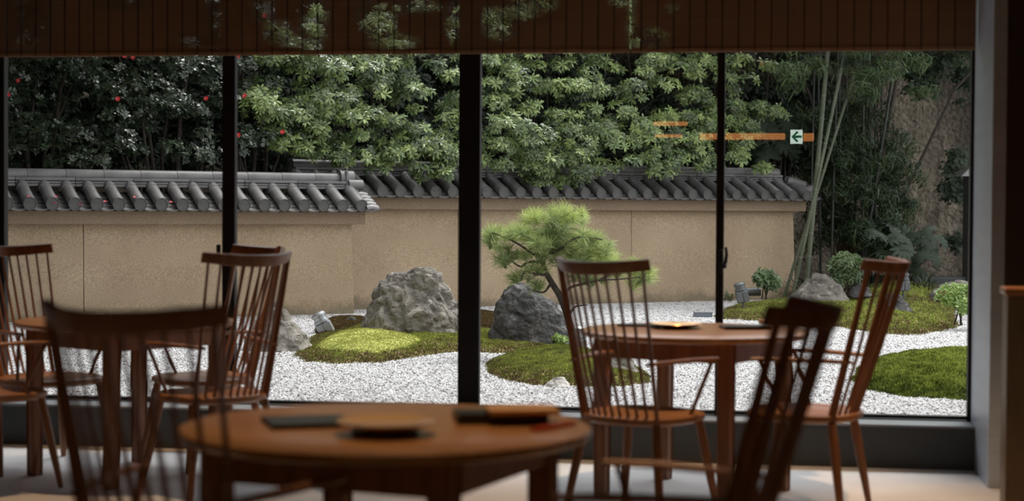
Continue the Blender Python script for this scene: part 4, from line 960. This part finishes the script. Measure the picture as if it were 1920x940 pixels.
# fan-leaved plants and grassy clumps below the grove
def fan_t():
    parts = []
    for i in range(8):
        v, f = leaf(.22, .34, .25); az = -1.9 + i * .54; ca, sa = math.cos(az), math.sin(az); Rz = np.array([[ca, -sa, 0], [sa, ca, 0], [0, 0, 1]]); parts.append((v @ Rz.T, f, np.full(len(v), 0.0)))
    return joinarr(parts)
FAN = [fan_t()]
shrub('fatsia_plant', 'dark fan-leaved plant low in front of the boundary wall', rand_lobes([(1640, 430, 1745, 490)], 16, lambda a, b: random.uniform(22.8, 23.8), (.18, .26)), 8, FAN, 'leaf_ivy', 'plant', t_mid=.12, scale=(.55, .85), singles=30, single_name='fan_leaf', stems=6)
shrub('fatsia_plant', 'shaded fan-leaved plant above the end of the tiled roof', rand_lobes([(1420, 215, 1520, 300)], 14, lambda a, b: wdepth(a, 22.1), (.16, .24)), 8, FAN, 'leaf_ivy', 'plant', t_mid=.5, singles=30, single_name='fan_leaf', stems=5)
def grass_t(n=26, L=.5, w=.035, seed=0):
    r = np.random.default_rng(seed); parts = []
    for i in range(n):
        v, f = leaf(L * r.uniform(.6, 1.1), w, .45); el = r.uniform(.4, 1.25); az = r.uniform(0, 6.28); ce, se = math.cos(el), math.sin(el); Ry = np.array([[ce, 0, -se], [0, 1, 0], [se, 0, ce]]); ca, sa = math.cos(az), math.sin(az); Rz = np.array([[ca, -sa, 0], [sa, ca, 0], [0, 0, 1]])
        parts.append((v @ Ry.T @ Rz.T, f, np.full(len(v), r.uniform(-.2, .2))))
    return joinarr(parts)
def clump(label, px, d, n, L, mat, z=0, w=.035, spread=.15, cnt=3, t=.4, cat='grass', name='grass_clump', py=None):
    base = W((px - 960) / F_PX * d, d, z); tt_ = thing(name, label, cat, base); parts = []
    for k in range(cnt):
        V, F_, T = grass_t(n, L, w, k + int(px)); parts.append((V + np.array([random.uniform(-spread, spread), random.uniform(-spread, spread), 0]), F_, np.clip(T + t, 0, 1)))
    V, F_, T = joinarr(parts); o = link('blades', tri_mesh('blades', V, F_, MT[mat], T), tt_); o['kind'] = 'stuff'; return tt_
clump('dark arching grass clump below the boundary wall', 1722, 22.6, 40, .55, 'leaf_shade', cnt=5, t=.6)
clump('dark arching grass clump behind the wide sloping boulder', 1600, 22.6, 36, .5, 'leaf_shade', cnt=5, spread=.35, t=.5)
clump('dark arching grass clump at the end of the plaster wall', 1530, 23.0, 36, .5, 'leaf_shade', cnt=5, spread=.3, t=.4)
clump('shaded grass clump under the leaning culms', 1660, 23.6, 36, .6, 'leaf_shade', cnt=6, spread=.3, t=.4)
clump('small dark green sedge at the wall foot beside the slim mullion', 1362, 20.6, 30, .22, 'leaf_bamboo', cnt=3, spread=.06, t=.5, z=.1)

# ------------------------------------------------------------------ small garden shrubs on the bank
ROS_D = [rosette(11, .085, .24, 20, s, droop=.45) for s in (11, 12, 13)]
def small_shrub(name, label, px, top, base_py, d, w_px, n, per, mat, ros, stems=4, single_name='leaf_cluster', scale=(.8, 1.15), cat='shrub', t_mid=.5, low=0.25, rare=0):
    b = at(px, base_py, d); h = (base_py - top) / F_PX * d; w = w_px / F_PX * d; L = []
    for _ in range(n):
        a = random.uniform(0, 2 * PI); q = math.sqrt(random.random()) * .33; L.append((b + right_h * math.cos(a) * q * w + fwd_h * math.sin(a) * q * w + Vector((0, 0, h * random.uniform(low + .12, .82) * (1 - .3 * q))), min(w, h) * random.uniform(.17, .24)))
    P, A, lb = [], [], []
    return shrub(name, label, L, per, ros, mat, cat, base=b, singles=60, scale=scale, t_mid=t_mid, stems=stems, squash=.85, single_name=single_name, rare=rare, sr=.28)[0]
small_shrub('daphne_shrub', 'little umbrella-shaped shrub on bare stems before the plaster wall end', 1434, 505, 562, 20.4, 44, 7, 30, 'leaf_daphne', ROS_D, low=.45)
small_shrub('daphne_shrub', 'bushier green shrub with whorled leaves behind the wide sloping boulder', 1586, 470, 545, 21.6, 66, 16, 30, 'leaf_daphne', ROS_D, low=.12)
ROS_A = [rosette(8, .05, .42, 25, s) for s in (21, 22)]
small_shrub('azalea_shrub', 'pale green azalea with thin twisted stem at the right window edge', 1796, 528, 610, 17.5, 100, 18, 34, 'leaf_azalea', ROS_A, low=.3, rare=.015)
small_shrub('seedling', 'tiny green seedling beside the dark pointed boulder', 1052, 622, 652, 15.1, 30, 4, 18, 'leaf_azalea', ROS_A, low=.1, stems=2, scale=(.5, .8), cat='plant')

# ------------------------------------------------------------------ pine
PD = 15.2
pb = ground(1078, 662, .04); pine = thing('pine_tree', 'small trained pine leaning over the dark pointed boulder', 'tree', Vector((pb.x, pb.y, .0)))
pb0 = Vector((pb.x, pb.y, 0)); bd = (pb - EYE).dot(fwd_h)
def pp(x, y, dd=0): return at(x, y, bd + dd) - pb0
def limb(name, pts_, r0, r1):
    P = [Vector(q) for q in pts_]; 
    # smooth through
    out = []
    for i in range(len(P) - 1):
        a, b_, c, d = P[max(i - 1, 0)], P[i], P[i + 1], P[min(i + 2, len(P) - 1)]
        for k in range(4):
            t = k / 4; out.append(.5 * ((2 * b_) + (c - a) * t + (2 * a - 5 * b_ + 4 * c - d) * t * t + (3 * b_ - a - 3 * c + d) * t ** 3))
    out.append(P[-1]); n = len(out)
    MB().tube(out, [r0 + (r1 - r0) * i / (n - 1) for i in range(n)], 9).build(name, MT['bark'], pine, True)
limb('trunk', [pp(1084, 668), pp(1076, 640), pp(1066, 600), pp(1052, 560), pp(1036, 533), pp(1024, 512), pp(1018, 490), pp(1028, 476), pp(1036, 452, .05), pp(1044, 425), pp(1043, 402)], .036, .008)
branches = [
    [pp(1020, 486), pp(996, 474, -.1), pp(972, 458, -.15), pp(948, 446, -.1), pp(922, 436, -.12)],
    [pp(1018, 492), pp(990, 492, .1), pp(975, 500, .1), pp(950, 482, .1), pp(938, 478, .1)],
    [pp(1026, 516), pp(1004, 514, -.1), pp(984, 510, -.12), pp(977, 528, -.12)],
    [pp(1028, 476), pp(1050, 468, -.15), pp(1072, 450, -.2), pp(1096, 444, -.2), pp(1130, 450, -.2)],
    [pp(1056, 568), pp(1066, 542, -.05), pp(1096, 532, -.1), pp(1125, 526, -.12), pp(1160, 524, -.14), pp(1200, 520, -.14)],
    [pp(1125, 526, -.12), pp(1150, 510, -.1), pp(1172, 498, -.05), pp(1190, 498, 0)],
    [pp(1066, 592), pp(1076, 578, -.05), pp(1084, 574, -.06), pp(1102, 572, -.06)],
    [pp(1036, 452, .05), pp(1010, 440, .2), pp(985, 428, .25), pp(965, 425, .25)],
    [pp(1040, 440), pp(1062, 430, .2), pp(1085, 432, .3), pp(1120, 455, .3), pp(1140, 470, .3)],
    [pp(1044, 425), pp(1020, 408, .1), pp(1005, 400, .1)],
    [pp(1044, 420), pp(1064, 402, -.1), pp(1080, 394, -.1)],
    [pp(1034, 530), pp(1020, 548, -.1), pp(1000, 545, -.1)],
]
for b_ in branches: limb('branch', b_, .013, .004)
def tuft(seed):
    r = np.random.default_rng(seed); parts = []; n = 64
    V = []; F_ = []; T = []
    for i in range(n):
        el = math.acos(r.uniform(.02, .97)); az = r.uniform(0, 2 * PI); dv = np.array([math.sin(el) * math.cos(az), math.sin(el) * math.sin(az), math.cos(el)])
        L = r.uniform(.09, .15); s0 = np.array([0, 0, r.uniform(-.03, .03)]); side = np.cross(dv, r.normal(size=3)); side = side / np.linalg.norm(side) * .0016
        tip = s0 + dv * L + np.array([0, 0, -.012 * math.sin(el)]); mid = s0 + dv * L * .5 + np.array([0, 0, .003])
        b = len(V); V += [s0 - side, s0 + side, mid - side, mid + side, tip]; F_ += [[b, b + 1, b + 3], [b, b + 3, b + 2], [b + 2, b + 3, b + 4]]; tv = r.uniform(-.2, .2); T += [tv - .2, tv - .2, tv, tv, tv + .15]
    return np.array(V), np.array(F_), np.array(T)
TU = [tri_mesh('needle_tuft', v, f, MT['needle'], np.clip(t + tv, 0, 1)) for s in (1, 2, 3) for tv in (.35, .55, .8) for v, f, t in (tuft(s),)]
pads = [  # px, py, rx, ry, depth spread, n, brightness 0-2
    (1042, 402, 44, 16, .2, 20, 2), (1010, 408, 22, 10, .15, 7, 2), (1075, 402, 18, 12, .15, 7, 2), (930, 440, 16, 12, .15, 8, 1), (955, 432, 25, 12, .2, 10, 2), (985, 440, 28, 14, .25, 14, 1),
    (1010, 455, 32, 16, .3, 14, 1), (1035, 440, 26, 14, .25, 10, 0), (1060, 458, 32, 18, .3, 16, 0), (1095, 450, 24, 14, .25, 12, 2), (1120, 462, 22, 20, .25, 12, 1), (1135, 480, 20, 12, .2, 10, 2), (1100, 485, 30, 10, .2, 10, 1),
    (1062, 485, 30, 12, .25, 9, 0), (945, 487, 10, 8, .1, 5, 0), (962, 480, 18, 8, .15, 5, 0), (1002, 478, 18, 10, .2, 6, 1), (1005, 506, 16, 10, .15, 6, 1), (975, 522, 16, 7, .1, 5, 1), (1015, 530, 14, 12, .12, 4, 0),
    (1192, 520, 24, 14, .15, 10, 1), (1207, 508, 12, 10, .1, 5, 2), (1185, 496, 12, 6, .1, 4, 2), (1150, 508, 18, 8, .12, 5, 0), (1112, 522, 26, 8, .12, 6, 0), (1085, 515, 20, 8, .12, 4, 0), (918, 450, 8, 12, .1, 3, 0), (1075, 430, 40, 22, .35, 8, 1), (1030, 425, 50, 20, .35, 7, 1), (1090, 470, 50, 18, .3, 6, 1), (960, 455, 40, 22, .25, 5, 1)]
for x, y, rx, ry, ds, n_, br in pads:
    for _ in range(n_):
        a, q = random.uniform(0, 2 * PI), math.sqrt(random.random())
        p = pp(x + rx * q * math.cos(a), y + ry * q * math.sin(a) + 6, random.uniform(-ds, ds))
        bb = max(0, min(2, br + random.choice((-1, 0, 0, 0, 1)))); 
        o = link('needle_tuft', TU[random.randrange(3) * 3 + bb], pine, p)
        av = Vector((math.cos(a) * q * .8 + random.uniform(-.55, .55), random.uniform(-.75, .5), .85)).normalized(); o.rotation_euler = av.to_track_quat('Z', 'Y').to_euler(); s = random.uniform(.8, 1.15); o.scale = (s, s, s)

# ------------------------------------------------------------------ garden lights
def flood(label, px, py, d, tilt, s=1.0, rz=0, mat='lamp', z=None):
    b = at(px, py, d); t = thing('garden_spotlight', label, 'lamp', b); t.rotation_euler = (0, 0, YAW + rz); t.scale = (s, s, s)
    R = Matrix.Rotation(tilt, 3, 'Y')
    MB().tube([(0, 0, -.09), (0, 0, .02)], .012, 10).tube([(0, 0, -.09), (0, 0, -.08)], .04, 14).build('spike', MT['lamp_dark'], t, True)
    MB().box(R @ Vector((0, 0, .055)), (.12, .10, .12), rot=R, bevel=.012).build('housing', MT[mat], t, True)
    fn = MB()
    for k in range(2): fn.box(R @ Vector((-.03 + k * .062, -.054, .05)), (.055, .012, .10), rot=R, bevel=.003)
    fn.build('front_plate', MT[mat], t)
    m = MB(); n = 22; V = []
    prof = [(.055, .112), (.062, .118), (.062, .135), (.052, .14), (.052, .165), (.06, .168), (.06, .185), (.045, .20), (.0, .205)]
    for r, z_ in prof:
        for k in range(n): V.append(R @ Vector((r * math.cos(2 * PI * k / n), r * math.sin(2 * PI * k / n), z_)))
    m.add(V, [(i * n + k, i * n + (k + 1) % n, (i + 1) * n + (k + 1) % n, (i + 1) * n + k) for i in range(len(prof) - 1) for k in range(n)])
    m.build('lamp_head', MT[mat], t, True); return t
flood('silver garden floodlight tipped left in front of the tan wall', 617, 630, 16.5, math.radians(-28), 1.22)
flood('grey garden spotlight on the bank beside the slim mullion', 1394, 566, 20.2, math.radians(-14), 1.15, mat='lamp_dark')
flood('upright silver spotlight behind the chair spindles near the pine foot', 1084, 662, 14.3, math.radians(2), 1.1)
flood('grey spotlight at the top of the moss bank behind the right chair crest', 1694, 545, 21.3, 0, 1.1, mat='lamp_dark')
b = at(1412, 552, 20.6); tag(MB().tube([(-.09, 0, .03), (.09, 0, .03)], .05, 18).tube([(-.095, 0, .03), (-.085, 0, .03)], .055, 18).build('cylinder_lamp', MT['lamp_dark'], None, True, loc=b, rot=(0, 0, YAW)), 'dark cylindrical lamp lying behind the grey spotlight', 'lamp')
b = ground(1319, 596); bx_ = thing('junction_box', 'flat grey junction box lying on the gravel near the slim mullion', 'box', b); bx_.rotation_euler = (0, 0, YAW)
MB().box((0, .06, .03), (.20, .14, .05), bevel=.006).build('body', MT['box'], bx_); MB().box((0, .06, .058), (.215, .155, .010), bevel=.003).build('lid', MT['ledge'], bx_)

# ------------------------------------------------------------------ unseen blocks and leaf masses added round the courtyard for shade
wing = thing('shade_block_left', 'unseen dark block added to shade the left of the courtyard', 'building', W(-9.9, 16.6)); wing.rotation_euler = (0, 0, YAW)  # added out of view to keep sky light off the left wall
MB().box((0, 0, 3.2), (4, 13.6, 6.4)).build('wall_block', MT['plinth'], wing); MB().box((0, 0, 6.5), (4.4, 14, .2)).build('roof_slab', MT['tile'], wing)
upper = thing('shade_block_upper', 'unseen block added above the dining room to shade the left of the garden', 'building', W(-7.2, 2.6)); upper.rotation_euler = (0, 0, 0)  # added out of view, blocks front sky light on the left
MB().box((0, 0, 7.4), (13.5, 11, 9)).build('wall_block', MT['plinth'], upper); MB().box((0, 0, 12), (14, 11.6, .2)).build('roof_slab', MT['tile'], upper)
def shade_leaves(label, X0, X1, d0, d1, z0, z1, n, seed_x):  # overhead leaves added out of view to cast shade on walls and grove
    L = [(W(random.uniform(X0, X1), random.uniform(d0, d1), random.uniform(z0, z1)), random.uniform(.5, .8)) for _ in range(n)]
    shrub('shade_leaf_mass', label, L, 9, ROS_S, 'leaf_shade', 'tree', base=W(seed_x, 24.5), scale=(2.6, 3.6), t_mid=.4, stems=4)
shade_leaves('unseen leaf mass added to shade the left tiled wall', -6.9, -3.4, 15.0, 24, 3.7, 5.0, 100, -6)
shade_leaves('unseen leaf mass added to shade the backdrop behind the light green shrubs', -3.2, 3.5, 23.2, 26, 4.4, 6.0, 50, 0)
shade_leaves('unseen leaf mass added to shade the bamboo grove', 2.8, 9, 22.2, 26.5, 4.2, 5.6, 55, 5)
